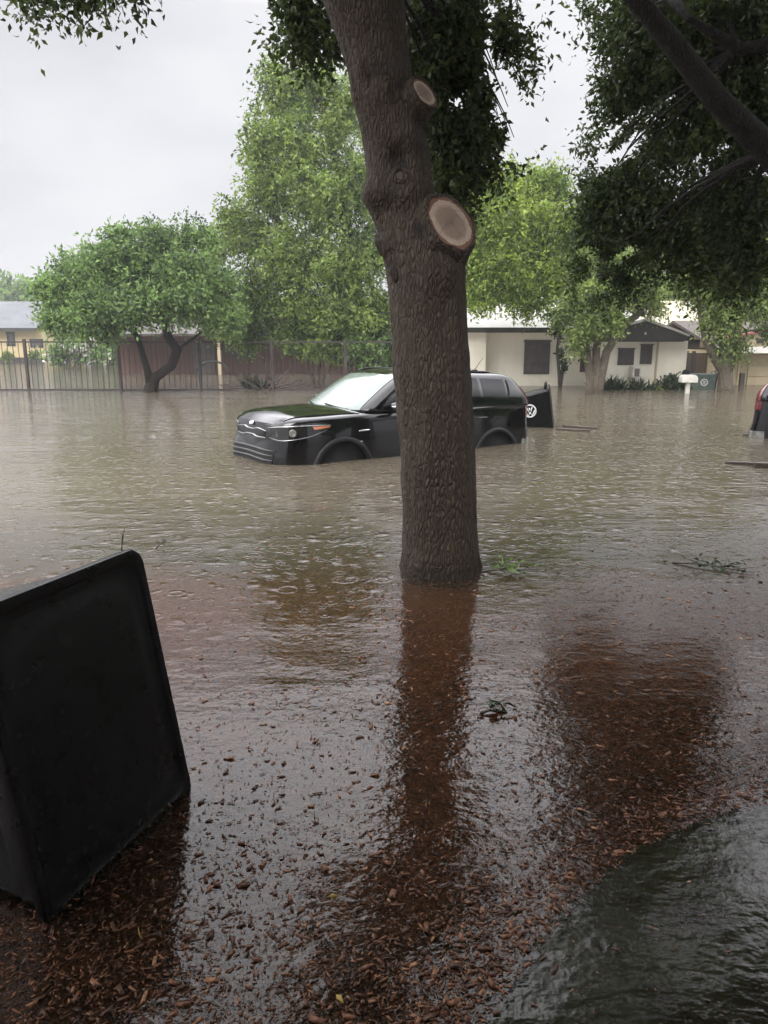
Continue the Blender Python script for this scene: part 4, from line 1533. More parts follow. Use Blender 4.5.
M['muddy_plastic'] = t.done(t.pbr(c, t.ramp(t.noise(pos, 14, 4), [(0.3, 0.22), (0.7, 0.40)]), 0.24, 0, t.bump(t.math('ADD', t.math('MULTIPLY', drop, 0.5), t.noise(pos, 150, 3)), 0.35, 0.0015)))
bin_('trash_bin', 'large black trash bin lying tipped in mulch water at the left edge', M4, dxh, dyh, 0.95, M['muddy_plastic'], M['muddy_plastic'], 0, True)

p = at_z(560, 428)
xl = Vector((-.16, .0, 1)).normalized()
zl = Vector((.97, -.24, 0))
zl = (zl - xl * zl.dot(xl)).normalized()
yl = zl.cross(xl)
M4 = Matrix((xl, yl, zl)).transposed().to_4x4()
M4.translation = Vector((p.x - .10, p.y + .30, .31))
bin_('trash_bin', 'black trash bin with a round white emblem, tipped over behind the black car', M4, .40, .31, 1.0, M['black_plastic'], M['black_plastic'], 1)

p = at_y(716, 384, 24.2)
xl = Vector((.12, .1, 1)).normalized()
zl = Vector((.98, -.15, 0))
zl = (zl - xl * zl.dot(xl)).normalized()
yl = zl.cross(xl)
M4 = Matrix((xl, yl, zl)).transposed().to_4x4()
M4.translation = Vector((p.x, 24.4, .10))
bin_('trash_bin', 'dark green floating trash bin between white mailbox and forked tree', M4, .38, .31, 1.05, M['green_plastic'], M['black_plastic'], 1)


# ------------------------------------------------------------------ buildings
def X(px, Y): return at_y(px, 400, Y).x * 1.0


def Xat(px, py, Y): return at_y(px, py, Y).x
def Zat(py, Y): return at_y(384, py, Y).z


def window(parent, px0, py0, px1, py1, Y, frame_m, pane_m, bars=(1, 2), fr=.06):
    a, b = at_y(px0, py1, Y), at_y(px1, py0, Y)
    x0, x1, z0, z1 = a.x, b.x, a.z, b.z
    f = MB()
    f.box2((x0 - fr, Y - .05, z1), (x1 + fr, Y + .02, z1 + fr))
    f.box2((x0 - fr - .03, Y - .08, z0 - fr), (x1 + fr + .03, Y + .02, z0))
    f.box2((x0 - fr, Y - .05, z0), (x0, Y + .02, z1))
    f.box2((x1, Y - .05, z0), (x1 + fr, Y + .02, z1))
    for i in range(bars[0]):
        x = x0 + (x1 - x0) * (i + 1) / (bars[0] + 1)
        f.box2((x - .018, Y - .035, z0), (x + .018, Y + .01, z1))
    for i in range(bars[1]):
        z = z0 + (z1 - z0) * (i + 1) / (bars[1] + 1)
        f.box2((x0, Y - .030, z - .016), (x1, Y + .008, z + .016))
    fo = f.build('window', frame_m, parent, world=True)
    mb = MB().box2((x0, Y - .012, z0), (x1, Y + .03, z1))
    mb.build('pane', pane_m, fo)
    pa = fo.children[0]
    for v in pa.data.vertices: v.co = v.co - Vector(parent.location)
    return fo


def sub(mb, name, m, part, root, **k):
    o = mb.build(name, m, part, **k)
    for v in o.data.vertices: v.co = v.co - Vector(root.location)
    return o


# white house
W0 = 26.0
hx0, hx1 = Xat(405, 385, W0), Xat(607, 385, W0)
zE = Zat(329, W0)
house = thing('white_house', 'cream white house with pale roof and dark gable, behind the trash bin and car', 'house', ((hx0 + hx1) / 2, W0 + 3, -0.5))
MB().box2((hx0, W0, -.6), (hx1, W0 + 7, zE)).build('wall', M['wall_cream'], house, world=True)
jx = Xat(485, 385, W0 - .5)
MB().box2((hx0 - .2, W0 - .5, -.6), (jx, W0 - .004, zE - .06)).build('wall', M['wall_cream'], house, world=True)
MB().box2((hx0, W0 - .03, -.6), (hx1, W0 - .004, Zat(378.5, W0))).build('plinth', M['wall_cream'], house, world=True)
zr, yr = Zat(306, W0 + 3.6), W0 + 3.6
rf = MB().prism([(W0 - .75, zE - .05), (yr, zr), (W0 + 7.8, zE - .05), (W0 + 7.8, zE + .03), (yr, zr + .09), (W0 - .75, zE + .03)], 0, hx0 - .5, hx1 + 1.2).build('roof', M['roof_pale'], house, world=True)
sub(MB().box2((hx0 - .5, W0 - .79, zE - .13), (hx1 - 0.2, W0 - .753, zE + .035)), 'fascia', M['dark_trim'], rf, house)
sub(MB().box2((hx0 - .4, W0 - .74, zE - .125), (hx1 - .2, W0 - .01, zE - .075)), 'soffit', M['wall_cream'], rf, house)
window(house, 526.5, 374, 547, 340, W0, M['brown_frame'], M['pane'], (1, 3))
window(house, 583, 372, 592, 342, W0, M['brown_frame'], M['pane'], (0, 2))
# gable wing
GY = 24.6
gx0, gx1 = Xat(596, 388, GY), Xat(684, 388, GY)
zg = Zat(341, GY)
MB().box2((gx0, GY, -.6), (gx1, GY + 7, zg)).build('wall', M['wall_cream'], house, world=True)
apx, apz = Xat(646, 322, GY - .6), Zat(321, GY - .6)
ex0, ex1 = Xat(588, 339, GY - .6), Xat(686, 339, GY - .6)
ez = Zat(336.5, GY - .6)
g = MB().prism([(ex0, ez - .12), (ex1, ez - .12), (ex1, ez), (apx, apz), (ex0, ez)], 1, GY - .6, GY - .45)
g.build('gable', M['dark_trim'], house, world=True)
MB().prism([(ex0 - .08, ez + .004), (apx, apz + .004), (ex1 + .08, ez + .004), (ex1 + .08, ez + .07), (apx, apz + .09), (ex0 - .08, ez + .07)], 1, GY - .68, GY + 8).build('roof', M['roof_pale'], house, world=True)
MB().box2((ex0, GY - .448, ez - .16), (ex1, GY - .003, ez - .10)).build('soffit', M['dark_trim'], house, world=True)
window(house, 619.5, 365, 632, 348, GY, M['brown_frame'], M['brown_frame'], (2, 3), .035)
window(house, 642, 364, 650, 344, GY, M['brown_frame'], M['brown_frame'], (1, 3), .035)
a, b = at_y(654, 386, GY), at_y(655.6, 342, GY)
MB().tube([(a.x, GY - .05, -.5), (a.x, GY - .05, zg - .02)], .035, 8).build('downpipe', M['wall_tan'], house, world=True)
a, b = at_y(628, 377.5, GY), at_y(637, 366.5, GY)
ac = MB().box2((a.x, GY - .42, a.z), (b.x, GY + .1, b.z)).build('air_conditioner', M['pale_plastic'], house, world=True, bevel=.015)
sub(MB().box2((a.x + .06, GY - .435, a.z + .05), (b.x - .05, GY - .418, b.z - .05)), 'vent_grille', M['grille_grey'], ac, house)
c = at_y(645.5, 333.5, GY - .62)
MB().box((c.x, GY - .62, c.z), (.06, .05, .08)).build('porch_light', M['pale_plastic'], house, world=True, bevel=.01)

# wooden fence between the houses
FY = 27.5
fx0, fx1 = Xat(682, 385, FY), Xat(712, 385, FY)
wf = thing('wooden_fence', 'brown board fence filling the gap beside the cream house', 'fence', ((fx0 + fx1) / 2, FY, -.4))
MB().box2((fx0, FY, -.4), (fx1, FY + .04, Zat(353, FY))).build('boards', M['fence_wood'], wf, world=True)
for px in (683.5, 690.5, 711):
    x = Xat(px, 385, FY)
    MB().box2((x - .06, FY - .08, -.4), (x + .06, FY - .003, Zat(351, FY))).build('post', M['dark_trim'], wf, world=True)
mb = MB()
for zz in (.35, 1.2): mb.box2((fx0, FY - .05, zz), (fx1, FY - .002, zz + .08))

# tan roofed house farther back
BY = 36.0
bx0, bx1 = Xat(655, 360, BY), Xat(728, 360, BY)
bk = thing('tan_house', 'low house with broad tan roof and white eave, behind the board fence', 'house', ((bx0 + bx1) / 2, BY, -.4))
be = Zat(344, BY)
MB().box2((bx0 + .2, BY, -.5), (bx1, BY + 7, be - .05)).build('wall', M['wall_tan'], bk, world=True)
rfo = MB().prism([(BY - .5, be), (BY + 4.5, Zat(303, BY + 4.5)), (BY + 9, be), (BY + 9, be + .06), (BY + 4.5, Zat(303, BY + 4.5) + .12), (BY - .5, be + .06)], 0, bx0 - .3, bx1 + .3).build('roof', M['roof_tan'], bk, world=True)
sub(MB().box2((bx0 - .3, BY - .56, be - .16), (bx1 + .3, BY - .503, be + .07)), 'fascia', M['white_paint'], rfo, bk)

# house with garage at right
RY = 26.6
rx0, rx1 = Xat(716, 385, RY), Xat(716, 385, RY) + 7.5
rh = thing('garage_house', 'tan house with red edged roof and wide garage door at right', 'house', ((rx0 + rx1) / 2, RY + 3, -.4))
re = Zat(350, RY)
MB().box2((rx0, RY, -.6), (rx1, RY + 7, re)).build('wall', M['wall_tan'], rh, world=True)
rf = MB().prism([(RY - .6, re + .02), (RY + 3.5, re + 1.0), (RY + 7.6, re + .02), (RY + 7.6, re + .10), (RY + 3.5, re + 1.1), (RY - .6, re + .10)], 0, rx0 - .4, rx1 + .3).build('roof', M['roof_brown'], rh, world=True)
sub(MB().box2((rx0 - .4, RY - .66, re - .10), (rx1 + .3, RY - .603, re + .12)), 'fascia', M['white_paint'], rf, rh)
gz0 = re + .125
ga, gap = Xat(734, 340, RY - .3), Xat(758, 331, RY - .3)
gb = 2 * gap - ga
pz = Zat(332.5, RY - .3)
gz1 = Zat(338.5, RY - .3)
MB().prism([(ga, gz0 - .05), (gb, gz0 - .05), (gb, gz1), (gap, pz), (ga, gz1)], 1, RY - .5, RY + 2.5).build('gable', M['wall_tan'], rh, world=True)
rr_ = MB().prism([(ga - .2, gz1 - .02), (gap, pz + .01), (gb + .2, gz1 - .02), (gb + .2, gz1 + .06), (gap, pz + .10), (ga - .2, gz1 + .06)], 1, RY - .62, RY + 2.6).build('gable_roof', M['roof_red'], rh, world=True)
MB().box((gap, RY - .52, pz - .28), (.22, .06, .16)).build('gable_vent', M['dark_trim'], rh, world=True)
dx0, dx1 = Xat(746, 385, RY), Xat(746, 385, RY) + 4.6
dm = MB()
zt = Zat(355, RY)
for k in range(4):
    z0 = -.45 + (zt + .45) * k / 4
    dm.box2((dx0, RY - .05, z0 + .008), (dx1, RY - .004, z0 + (zt + .45) / 4 - .008))
dm.build('garage_door', M['garage_tan'], rh, world=True)
c0, c1 = at_y(738.5, 386, RY), at_y(744, 373, RY)
MB().box2((c0.x, RY - .10, -.3), (c1.x, RY - .004, c1.z)).build('meter_box', M['brown_frame'], rh, world=True)
MB().box2((Xat(736.5, 385, RY) - .02, RY - .06, -.5), (Xat(736.5, 385, RY) + .03, RY - .003, re - .15)).build('corner_trim', M['wall_yellow'], rh, world=True)

# yellow house far left
YY = 56.0
yx0, yx1 = Xat(-60, 360, YY), Xat(44, 360, YY)
yh = thing('yellow_house', 'pale yellow house with grey metal roof across the flooded lot, far left', 'house', ((yx0 + yx1) / 2, YY, -.4))
ye = Zat(329, YY)
MB().box2((yx0, YY, -.6), (yx1, YY + 8, ye)).build('wall', M['wall_yellow'], yh, world=True)
yrz = Zat(303, YY + 4)
rfy = MB().prism([(YY - .7, ye - .05), (YY + 4, yrz), (YY + 8.7, ye - .05), (YY + 8.7, ye + .06), (YY + 4, yrz + .12), (YY - .7, ye + .06)], 0, yx0 - .5, Xat(40, 325, YY)).build('roof', M['roof_metal'], yh, world=True)
sub(MB().box2((yx0 - .5, YY - .76, ye - .18), (Xat(40, 325, YY), YY - .703, ye + .07)), 'fascia', M['dark_trim'], rfy, yh)
window(yh, 8, 346, 14, 332, YY, M['dark_trim'], M['pane'], (0, 1), .12)
window(yh, 31.5, 347.5, 42, 339, YY, M['dark_trim'], M['pane'], (1, 1), .12)
MB().box2((yx0, YY - .06, -.6), (yx1, YY - .004, Zat(357.5, YY))).build('plinth', M['dark_trim'], yh, world=True)

# dark brown house behind the iron fence
NY = 37.0
nx0, nx1 = Xat(118, 372, NY), Xat(372, 372, NY)
nh = thing('brown_house', 'dark brown board house with a pale porch post, behind iron fence', 'house', ((nx0 + nx1) / 2, NY, -.4))
ne = Zat(336, NY)
MB().box2((nx0, NY, -.6), (nx1, NY + 7, ne)).build('wall', M['wall_brown'], nh, world=True)
MB().prism([(NY - 2.0, ne - .02), (NY + 3.5, ne + .9), (NY + 7.5, ne), (NY + 7.5, ne + .1), (NY + 3.5, ne + 1.0), (NY - 2.0, ne + .08)], 0, nx0 - .4, nx1 + .4).build('roof', M['roof_brown'], nh, world=True)
for px in (220, 327):
    x = Xat(px, 372, NY - 1.7)
    MB().box2((x - .08, NY - 1.78, -.5), (x + .08, NY - 1.62, ne)).build('porch_post', M['wall_tan'] if px == 220 else M['wood_wet'], nh, world=True)
window(nh, 236, 358, 252, 343, NY, M['dark_trim'], M['pane'], (1, 1), .1)
x = Xat(205, 372, NY)
MB().box2((x - .5, NY - .06, -.5), (x + .5, NY - .004, ne - .35)).build('door', M['brown_frame'], nh, world=True)
MB().tube([Vector((Xat(214, 370, NY - 2) + .8 * math.cos(a), NY - 2.2, .0 + .62 * math.sin(a))) for a in [PI * k / 12 for k in range(13)]], .05, 8).build('arched_rail', M['trim_grey'], nh, world=True, smooth=True)

# iron picket fence
IY = 23.5
ix0, ix1 = Xat(-70, 388, IY), Xat(404, 388, IY)
zt = Zat(342, IY)
fe = thing('iron_fence', 'black iron picket fence standing in water beyond the twisted tree', 'fence', ((ix0 + ix1) / 2, IY, -.4))
mb = MB()
n = int((ix1 - ix0) / .17)
for i in range(n + 1):
    x = ix0 + (ix1 - ix0) * i / n
    mb.box2((x - .008, IY - .008, -.4), (x + .008, IY + .008, zt - .03))
pk = mb.build('pickets', M['iron'], fe, world=True)
for z in (zt, .02): MB().box2((ix0, IY - .022, z - .022), (ix1, IY + .022, z + .022)).build('rail', M['iron'], fe, world=True)
for px in (-50, 29, 121.5, 201, 273, 346):
    x = Xat(px, 388, IY)
    MB().box2((x - .04, IY - .04, -.5), (x + .04, IY + .04, zt + .09)).build('post', M['iron'], fe, world=True)

# unseen porch round the camera, its ceiling added to darken foreground and reflections
ph = thing('porch', 'unseen porch behind and above the viewer, added to darken the foreground', 'porch', (0.5, -1.0, -.05))
MB().box2((-3.5, -2.6, 2.62), (4.5, 1.50, 2.82)).build('ceiling', M['wood_wet'], ph, world=True)
MB().box2((-6, -2.9, -.3), (7, -2.62, 3.4)).build('wall', M['roof_brown'], ph, world=True)
for x in (-2.6, 3.6): MB().box2((x - .07, 1.25, -.05), (x + .07, 1.39, 2.615)).build('post', M['wood_wet'], ph, world=True)

# mailbox
p = at_z(687, 393.5)
mbx = thing('mailbox', 'white mailbox on a square white post standing in the flood', 'mailbox', (p.x, p.y, -1.08))
M['weathered_white'] = simple('weathered_white', (0.46, 0.44, 0.40), 0.6, 0.3, var=0.2, vs=9)
MB().box((0, 0, .70), (.11, .11, 1.4)).build('post', M['weathered_white'], mbx, bevel=.01)
prof = [(-.28, 0), (-.28, .13)] + [(-.28 + .28 * (1 - math.cos(PI * k / 10)), .13 + .11 * math.sin(PI * k / 10)) for k in range(1, 10)] + [(.28, .13), (.28, 0)]
prof = [(-.23, 1.40), (.23, 1.40), (.23, 1.52), (.20, 1.58), (.15, 1.62), (-.15, 1.62), (-.20, 1.58), (-.23, 1.52)]
bx = MB().prism(prof, 1, -.15, .15).build('box', M['weathered_white'], mbx, bevel=.012)
MB().box((-.12, -.158, 1.50), (.04, .012, .14)).build('flag', M['pale_plastic'], bx)

# ------------------------------------------------------------------ trees beyond
def P3(px, py, Y): return tuple(at_y(px, py, Y))


TY = 23.0
tree('twisted_tree', 'low spreading green tree on a twisted dark trunk before the fence', (Xat(153, 388, TY), TY, -.4),
     [([P3(152, 402, TY), P3(151, 388, TY), P3(156, 377, TY), P3(172, 366, TY), P3(177, 350, TY), P3(167, 335, TY), P3(163, 316, TY)], [.22, .2, .15, .14, .15, .13, .09]),
      ([P3(151, 384, TY), P3(148, 372, TY), P3(143, 356, TY), P3(138, 338, TY), P3(126, 318, TY)], [.15, .11, .09, .09, .07])],
     px_clusters([(60, 292, 26, 26), (82, 272, 30, 30, .5), (110, 262, 34, 30, -.4), (145, 265, 36, 36, .4), (185, 270, 38, 36, 0), (100, 305, 34, 26, -.8), (140, 302, 36, 24, -.9), (182, 302, 34, 24, -.6), (214, 290, 34, 40, .3),
                  (62, 318, 26, 14, -.6), (90, 320, 26, 14, -.9), (122, 240, 14, 18, .3), (150, 232, 22, 14, .2), (190, 234, 26, 16, .4), (45, 285, 14, 16, .2), (222, 318, 26, 14, -.2), (114, 322, 16, 10, -.5)], TY),
     5600, 9, .42, .5, (.135, .060), M['deep_leaf'], M['dark_bark'])
TY = 26.0
tree('tall_tree', 'tall full green tree left of the oak, rising behind the iron fence', (Xat(365, 372, TY), TY, -.4),
     [([P3(366, 386, TY), P3(364, 350, TY), P3(356, 300, TY), P3(348, 240, TY), P3(338, 170, TY), P3(322, 105, TY)], [.34, .30, .27, .22, .15, .07]),
      ([P3(360, 320, TY), P3(330, 280, TY), P3(290, 235, TY), P3(262, 200, TY)], [.2, .17, .12, .07])],
     px_clusters([(285, 95, 34, 32, .5), (262, 140, 28, 36, 0), (315, 85, 34, 30, .3), (345, 110, 34, 40, 0), (300, 140, 44, 42, -.5), (270, 190, 36, 40, -.4), (320, 200, 48, 44, -1), (360, 180, 34, 44, -.4), (250, 235, 34, 36, 0), (290, 250, 44, 40, -1.1),
                  (340, 260, 46, 40, -1.2), (370, 250, 26, 44, 0), (255, 285, 34, 34, -.5), (300, 300, 44, 30, -1.2), (345, 312, 42, 30, -1.3), (378, 305, 26, 34, -.6), (262, 320, 26, 20, -.4), (320, 338, 36, 14, -.6), (232, 215, 18, 22, .4), (270, 68, 14, 16, .6), (376, 340, 18, 22, -.3), (214, 245, 20, 24, .6), (345, 340, 26, 20, -.8), (290, 328, 30, 14, -.8), (250, 338, 26, 12, -.3), (222, 318, 20, 18, 0)], TY),
     9000, 9, .46, .55, (.14, .062), M['green_leaf'], M['bark_brown'])
TY = 23.6
tree('lime_tree', 'yellow green tree seen just right of the oak trunk over the white house', (Xat(448, 384, TY), TY, -.4),
     [([P3(448, 400, TY), P3(450, 360, TY), P3(458, 300, TY), P3(480, 250, TY), P3(500, 205, TY)], [.2, .18, .16, .12, .06])],
     px_clusters([(500, 188, 36, 26, .3), (545, 185, 34, 26, .6), (478, 220, 32, 34, 0), (520, 225, 40, 36, -.4), (562, 225, 34, 36, .3), (470, 262, 30, 30, -.3), (505, 268, 36, 30, -.6), (545, 262, 34, 28, -.2), (480, 295, 26, 14, -.5), (520, 300, 24, 10, -.4), (585, 255, 26, 30, .4), (452, 205, 24, 40, .6), (540, 300, 14, 10, -.3)], TY),
     6000, 9, .42, .5, (.125, .056), M['lime_leaf'], M['bark_brown'])
TY = 22.2
b = at_z(592, 393)
TY = b.y
tree('multi_stem_tree', 'slender tree with several stems rising before the white house wall', (b.x, TY, -.4),
     [([P3(590, 402, TY), P3(590, 380, TY), P3(587, 350, TY), P3(580, 325, TY), P3(570, 300, TY)], [.15, .13, .10, .08, .05]),
      ([P3(594, 402, TY), P3(596, 380, TY), P3(596, 350, TY), P3(601, 320, TY), P3(604, 290, TY)], [.16, .13, .11, .09, .05]),
      ([P3(597, 402, TY), P3(600, 378, TY), P3(606, 352, TY), P3(622, 328, TY), P3(640, 312, TY), P3(655, 292, TY)], [.15, .13, .12, .11, .09, .05])],
     px_clusters([(585, 300, 26, 24, -.3), (612, 285, 30, 26, -.4), (565, 310, 18, 14, .2), (640, 290, 24, 20, 0), (600, 262, 34, 24, .2), (640, 262, 28, 20, .4), (590, 322, 16, 14, -.6), (612, 318, 16, 12, -.5), (580, 340, 10, 10, -.4), (655, 300, 12, 10, .2)], TY),
     3200, 9, .38, .6, (.115, .052), M['olive_leaf'], M['bark_pale'])
b = at_z(726, 391.5)
TY = b.y
tree('forked_tree', 'pale barked forked tree in the water before the tan garage house', (b.x, TY, -.4),
     [([P3(727, 402, TY), P3(726, 385, TY), P3(725, 370, TY), P3(716, 358, TY), P3(707, 340, TY), P3(702, 315, TY), P3(694, 285, TY)], [.27, .22, .21, .15, .13, .11, .06]),
      ([P3(725, 374, TY), P3(732, 358, TY), P3(736, 335, TY), P3(742, 305, TY), P3(750, 270, TY)], [.2, .14, .12, .09, .05])],
     px_clusters([(725, 318, 22, 24, -.3), (745, 300, 26, 28, .1), (712, 290, 26, 28, 0), (690, 280, 24, 24, .3), (735, 262, 30, 26, .3), (765, 290, 24, 30, .4), (700, 250, 26, 24, .5), (738, 342, 10, 12, -.2), (768, 330, 10, 10, .4), (722, 345, 8, 8, -.2)], TY),
     3200, 9, .38, .6, (.115, .052), M['olive_leaf'], M['bark_pale'])
TY = 25.0
tree('sapling', 'thin ivy clad stem standing against the white house wall', (Xat(560, 386, TY), TY, -.3),
     [([P3(560, 392, TY), P3(559, 375, TY), P3(557, 350, TY), P3(560, 325, TY)], [.06, .055, .045, .03]), ([P3(560, 390, TY), P3(562, 376, TY), P3(563, 362, TY)], [.05, .05, .04])],
     px_clusters([(563, 366, 3, 9, -.1), (561, 352, 3, 8, 0), (558, 330, 8, 8, 0)], TY), 90, 8, .14, .8, (.09, .06), M['shrub_leaf'], M['bark_brown'], limb_r=.015)
far = [
    ('far_tree', 'hazy grey green tree on the horizon behind yellow house', 92, [(15, 296, 18, 16), (-15, 300, 22, 20), (42, 306, 16, 14)], 'deep_leaf'),
    ('far_tree', 'dark tree filling the gap beneath the spreading crown, beyond fence', 52, [(80, 335, 30, 18), (120, 330, 34, 20), (160, 330, 30, 20), (100, 310, 30, 20), (70, 352, 24, 9), (110, 352, 24, 9)], 'deep_leaf'),
    ('far_tree', 'dense tree behind the brown house roof', 50, [(200, 318, 34, 22), (245, 310, 34, 26), (290, 318, 36, 24), (335, 320, 34, 24), (372, 318, 30, 26)], 'deep_leaf'),
    ('far_tree', 'broad leafy tree beyond the ridge of the white house', 40, [(500, 285, 40, 26), (560, 282, 40, 24), (610, 285, 36, 24), (450, 290, 34, 26)], 'olive_leaf'),
    ('far_tree', 'pale green tree over the roof of the tan house', 46, [(660, 285, 30, 22), (700, 268, 36, 30), (735, 290, 30, 24), (650, 250, 22, 22), (720, 240, 24, 20)], 'lime_leaf'),
    ('far_tree', 'green tree behind the red edged roof at right', 44, [(768, 290, 30, 28), (800, 270, 40, 36), (748, 312, 22, 14), (775, 250, 26, 22)], 'olive_leaf'),
]
for nm, lb, Y, cl, lm in far:
    c = px_clusters(cl, Y)
    cx = sum(q[0][0] for q in c) / len(c)
    tz = min(q[0][2] for q in c)
    tree(nm, lb, (cx, Y, -.4), [([(cx, Y, -.6), (cx + .1, Y, tz * .5), (cx - .1, Y, tz + .5), (cx, Y, tz + 1.5)], [.35, .28, .2, .1])], c, 1100, 8, .9 * Y / 50, .4, (.36 * Y / 50, .17 * Y / 50), M[lm], M['bark_brown'], limb_r=.12)


for k, (x, y, lb) in enumerate(((17.5, 7.0, 'unseen tree added right of the frame to darken car reflections'), (16.0, -1.0, 'unseen tree added beside the porch to darken car reflections'), (21.0, 15.0, 'unseen tree added beyond the garage to darken car reflections'))):  # unseen trees added so the black car mirrors dark foliage
    c = [((x + random.uniform(-1.5, 1.5), y + random.uniform(-2, 2), z), (2.2, 2.4, 1.4), 1) for z in (1.6, 2.8, 4.0, 5.2, 6.6) for _ in (0, 1)]
    tree('unseen_tree', lb, (x, y, -.4), [([(x, y, -.6), (x, y, 1.5), (x + .1, y, 3.2), (x, y, 5.5)], [.3, .26, .22, .1])], c, 1200, 8, .7, .4, (.34, .2), M['deep_leaf'], M['bark_brown'], limb_r=.1)


# ------------------------------------------------------------------ low plants
def spiky(name, label, px, py, Y, h, wd, n, m):
    p = at_y(px, py, Y)
    t = thing(name, label, 'plant', (p.x, Y, -.25))
    P, D, L, W = [], [], [], []
    for i in range(n):
        a, el = random.uniform(0, 2 * PI), random.uniform(.25, 1.35)
        P.append((random.gauss(0, wd * .22), random.gauss(0, .12), .2))
        D.append((math.cos(a) * math.cos(el), math.sin(a) * math.cos(el), math.sin(el)))
        L.append(random.uniform(.6, 1) * h)
        W.append(random.uniform(.05, .09))
    P, D, L, W = map(np.array, (P, D, L, W))
    link('leaves', leaf_mesh('leaves', P, D, L, W, rng.random(n)), m, t)
    MB().tube([(0, 0, -.3), (0.02, 0, 0), (0, 0, .28)], [.09, .08, .05], 8).build('stem', M['bark_brown'], t, smooth=True)
    return t


def bush(name, label, base, cl, n, m, leaf=(.09, .05), flower=0):
    t = thing(name, label, 'bush', base)
    P, D, L, W, V = sprigs(cl, n, 7, .25, .2, leaf, base, .4)
    link('leaves', leaf_mesh('leaves', P, D, L, W, V), m, t)
    mb = MB()
    for c, r, wg in cl:
        e = Vector(c) - Vector(base)
        for k in range(3):
            mb.tube(wob(bez((random.uniform(-.1, .1), 0, 0), (e.x * .3, e.y * .3, e.z * .6), e + Vector((random.uniform(-.5, .5) * r[0], 0, .2 * r[2])), 5), .03), [.025, .02, .016, .012, .006], 5)
    mb.build('stems', M['bark_brown'], t, smooth=True)
    if flower:
        P, D, L, W, V = sprigs(cl, flower, 4, .2, .2, (.16, .14), base, .8)
        link('flowers', leaf_mesh('flowers', P, D, L, W, V), M['petal'], t)['kind'] = 'stuff'
    return t


spiky('sago_palm', 'spiky dark palm shrub under the window air conditioner', 612, 386, 24.0, .62, 1.0, 120, M['shrub_leaf'])
spiky('sago_palm', 'small spiky dark shrub left of the downpipe', 638, 387, 23.9, .55, 1.2, 110, M['shrub_leaf'])
spiky('sago_palm', 'low tuft of stiff leaves at the pale wall right of the downpipe', 659, 387, 24.0, .4, .4, 40, M['olive_leaf'])
c = px_clusters([(674, 382, 10, 6), (668, 384, 6, 4), (682, 385, 6, 4)], 23.9)
bush('bush', 'dark round bush at the house corner beside mailbox', (c[0][0][0], 23.9, -.4), c, 260, M['shrub_leaf'])
c = px_clusters([(68, 352, 18, 12), (85, 346, 14, 12), (100, 356, 14, 10), (55, 358, 12, 8)], 44)
bush('flowering_bush', 'bush with white blossom beyond fence, beside yellow house', (c[0][0][0], 44, -.5), c, 520, M['deep_leaf'], (.2, .12), 160)
c = px_clusters([(8, 356, 8, 5), (38, 356, 8, 5)], 54.5)
bush('bush', 'low bushes along the front of the yellow house', (c[0][0][0], 54.5, -.5), c, 120, M['olive_leaf'], (.2, .12))
c = px_clusters([(358, 352, 20, 20), (384, 352, 18, 24), (395, 365, 14, 14)], 24.3)
bush('bush', 'dark hedge bush behind the windshield at the fence end', (c[0][0][0], 24.3, -.5), c, 700, M['deep_leaf'], (.13, .07))
c = px_clusters([(318, 348, 18, 12), (295, 345, 16, 8), (338, 350, 12, 14)], 24.6)
bush('bush', 'hanging green shrub spilling over the middle of the iron fence', (c[0][0][0], 24.6, -.5), c, 420, M['green_leaf'], (.13, .07))

# dead branches caught against the fence
p = at_z(264, 390)
db = thing('dead_branches', 'heap of dead branches and a spiky plant caught at the fence', 'debris', (p.x, p.y, -.1))
mb = MB()
for k in range(26):
    a = random.uniform(.12, PI - .12)
    l = random.uniform(.5, 1.5)
    e = Vector((math.cos(a) * l, random.uniform(-.4, .3), math.sin(a) * l * .75))
    s0 = Vector((random.gauss(0, .25), random.gauss(0, .15), 0))
    mb.tube(wob([s0, s0.lerp(e, .35) + Vector((0, 0, .05)), s0.lerp(e, .7), e], .08), [.035, .03, .02, .008], 6)
mb.build('branches', M['wood_wet'], db, smooth=True)
P = np.array([[random.gauss(-.3, .2), random.gauss(0, .1), .1] for _ in range(60)])
D = unit(np.array([[random.gauss(0, .7), random.gauss(0, .3), .9] for _ in range(60)]))
link('leaves', leaf_mesh('leaves', P, D, np.full(60, .55), np.full(60, .06), rng.random(60)), M['shrub_leaf'], db)


# ------------------------------------------------------------------ flotsam
def plank(label, a, b, w, h, cat='plank'):
    a, b = at_z(*a), at_z(*b)
    c = (a + b) / 2
    d = b - a
    o = MB()
    L = d.length
    n = 9
    rs = []
    for i in range(n):
        u = -.5 + i / (n - 1)
        k = 1 - .35 * (abs(u) * 2) ** 6
        j = .01 * mnoise.noise(Vector((u * 9, c.x, c.y)))
        rs.append([(u * L, y * w / 2 * k + j, z * h / 2 + .008 + j * .5) for y, z in ((-1, -1), (1, -1), (1, 1), (-1, 1))])
    o.rings(rs)
    ob = o.build('floating_plank', M['wood_wet'], None, bevel=.006)
    ob.location = (c.x, c.y, .0)
    ob.rotation_euler = (0, 0, math.atan2(d.y, d.x))
    return tag(ob, label, cat)


plank('longer dark plank floating right of the emblem bin, nearer one', (556, 430), (590, 431.5), .07, .05)
plank('short dark plank floating right of the emblem bin, farther one', (563, 427), (598, 429.5), .07, .06)
plank('thin plank floating at right, end of it meeting a dark board', (725, 463.5), (758, 465.5), .07, .05)
plank('thick black board floating at the right frame edge, nearest', (754, 467), (800, 468.5), .12, .10)
plank('grey board floating in front of the red tail light car', (743, 435.5), (790, 438.5), .12, .05)


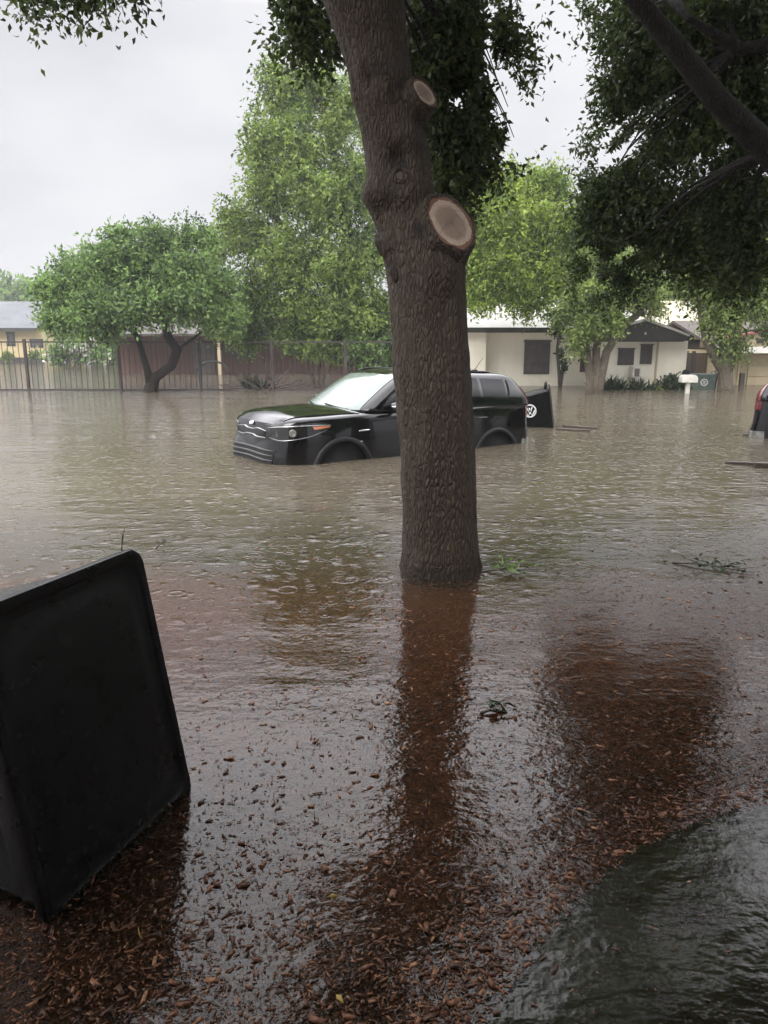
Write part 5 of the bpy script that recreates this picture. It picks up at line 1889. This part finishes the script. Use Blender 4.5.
def sprig_float(name, label, px, py, L, ang, n, m, up=.0):
    p = at_z(px, py)
    t = thing(name, label, 'twig', (p.x, p.y, .004))
    e = Vector((math.cos(ang) * L, math.sin(ang) * L, up))
    pts = wob([Vector((0, 0, 0)), e * .35 + Vector((0, 0, .01)), e * .7, e], .03 * L)
    mb = MB().tube(pts, [.006, .005, .004, .002], 6)
    for k in range(3):
        s = pts[1].lerp(pts[3], k / 3)
        q = s + Vector((random.uniform(-.4, .4) * L, random.uniform(-.4, .4) * L, random.uniform(0, .02) * (1 + 24 * up)))
        mb.tube([s, (s + q) / 2 + Vector((0, 0, .01)), q], [.004, .003, .001], 5)
    mb.build('stem', M['wood_wet'], t, smooth=True)
    P, D = [], []
    for k in range(n):
        s = pts[0].lerp(pts[3], random.uniform(.15, 1)) + Vector((random.gauss(0, .15) * L, random.gauss(0, .15) * L, abs(random.gauss(0, .03))))
        P.append(s)
        D.append((random.gauss(0, 1), random.gauss(0, 1), random.gauss(0.1, .25)))
    if n:
        P, D = np.array([tuple(p) for p in P]), unit(np.array(D))
        link('leaves', leaf_mesh('leaves', P, D, .035 + .03 * rng.random(n), .014 + .01 * rng.random(n), rng.random(n)), m, t)
    return t


sprig_float('leafy_twig', 'green leafy twig floating at the right foot of the oak', 484, 572, .32, -.2, 34, M['deep_leaf'], .03)
sprig_float('leafy_twig', 'grey green leafy branch floating on open mulch water at right', 672, 563, .5, -.5, 40, M['shrub_leaf'], .0)
sprig_float('dark_twig', 'bare twig poking up from water behind the near bin', 121, 556, .06, 1.2, 0, None, .20)
sprig_float('dark_twig', 'small bent twig in water right of the near bin top', 156, 549, .10, .8, 0, None, .05)
sprig_float('dark_twig', 'dark leaf tangle floating in the bright reflection right of oak', 480, 714, .11, .1, 12, M['shrub_leaf'], .0)

yl_m = simple('yellow_leaf', (0.42, 0.30, 0.07), 0.5, 0.4, vs=40)
for k, (px, py, lb) in enumerate([(143, 943, 'small yellow leaf on the mulch below the near bin'), (336, 1000, 'pale yellow leaf on dark mulch at the bottom centre'), (328, 901, 'little tan leaf on mulch at lower middle')]):
    p = at_z(px, py)
    me = leaf_mesh('leaf', np.array([[0, 0, .012]]), unit(np.array([[random.gauss(0, 1), random.gauss(0, 1), .1]])), np.array([.030]), np.array([.014]), np.array([.5]))
    o = link('fallen_leaf', me, yl_m)
    o.location = (p.x, p.y, 0.002)
    s_ = o.modifiers.new('s', 'SOLIDIFY')
    s_.thickness = .001
    tag(o, lb, 'leaf')

# ------------------------------------------------------------------ rain haze
HAZE = 0.0015
hb = MB().box2((-200, -40, -1.6), (200, 200, 16.0))
hm = bpy.data.materials.new('rain_haze')
hm.use_nodes = True
hm.node_tree.nodes.clear()
ho = hm.node_tree.nodes.new('ShaderNodeOutputMaterial')
pv = hm.node_tree.nodes.new('ShaderNodeVolumePrincipled')
pv.inputs['Color'].default_value = (0.92, 0.94, 0.97, 1)
pv.inputs['Density'].default_value = HAZE
pv.inputs['Anisotropy'].default_value = 0.2
hm.node_tree.links.new(pv.outputs[0], ho.inputs['Volume'])
if HAZE > 0:
    tag(hb.build('haze', hm), kind='stuff')
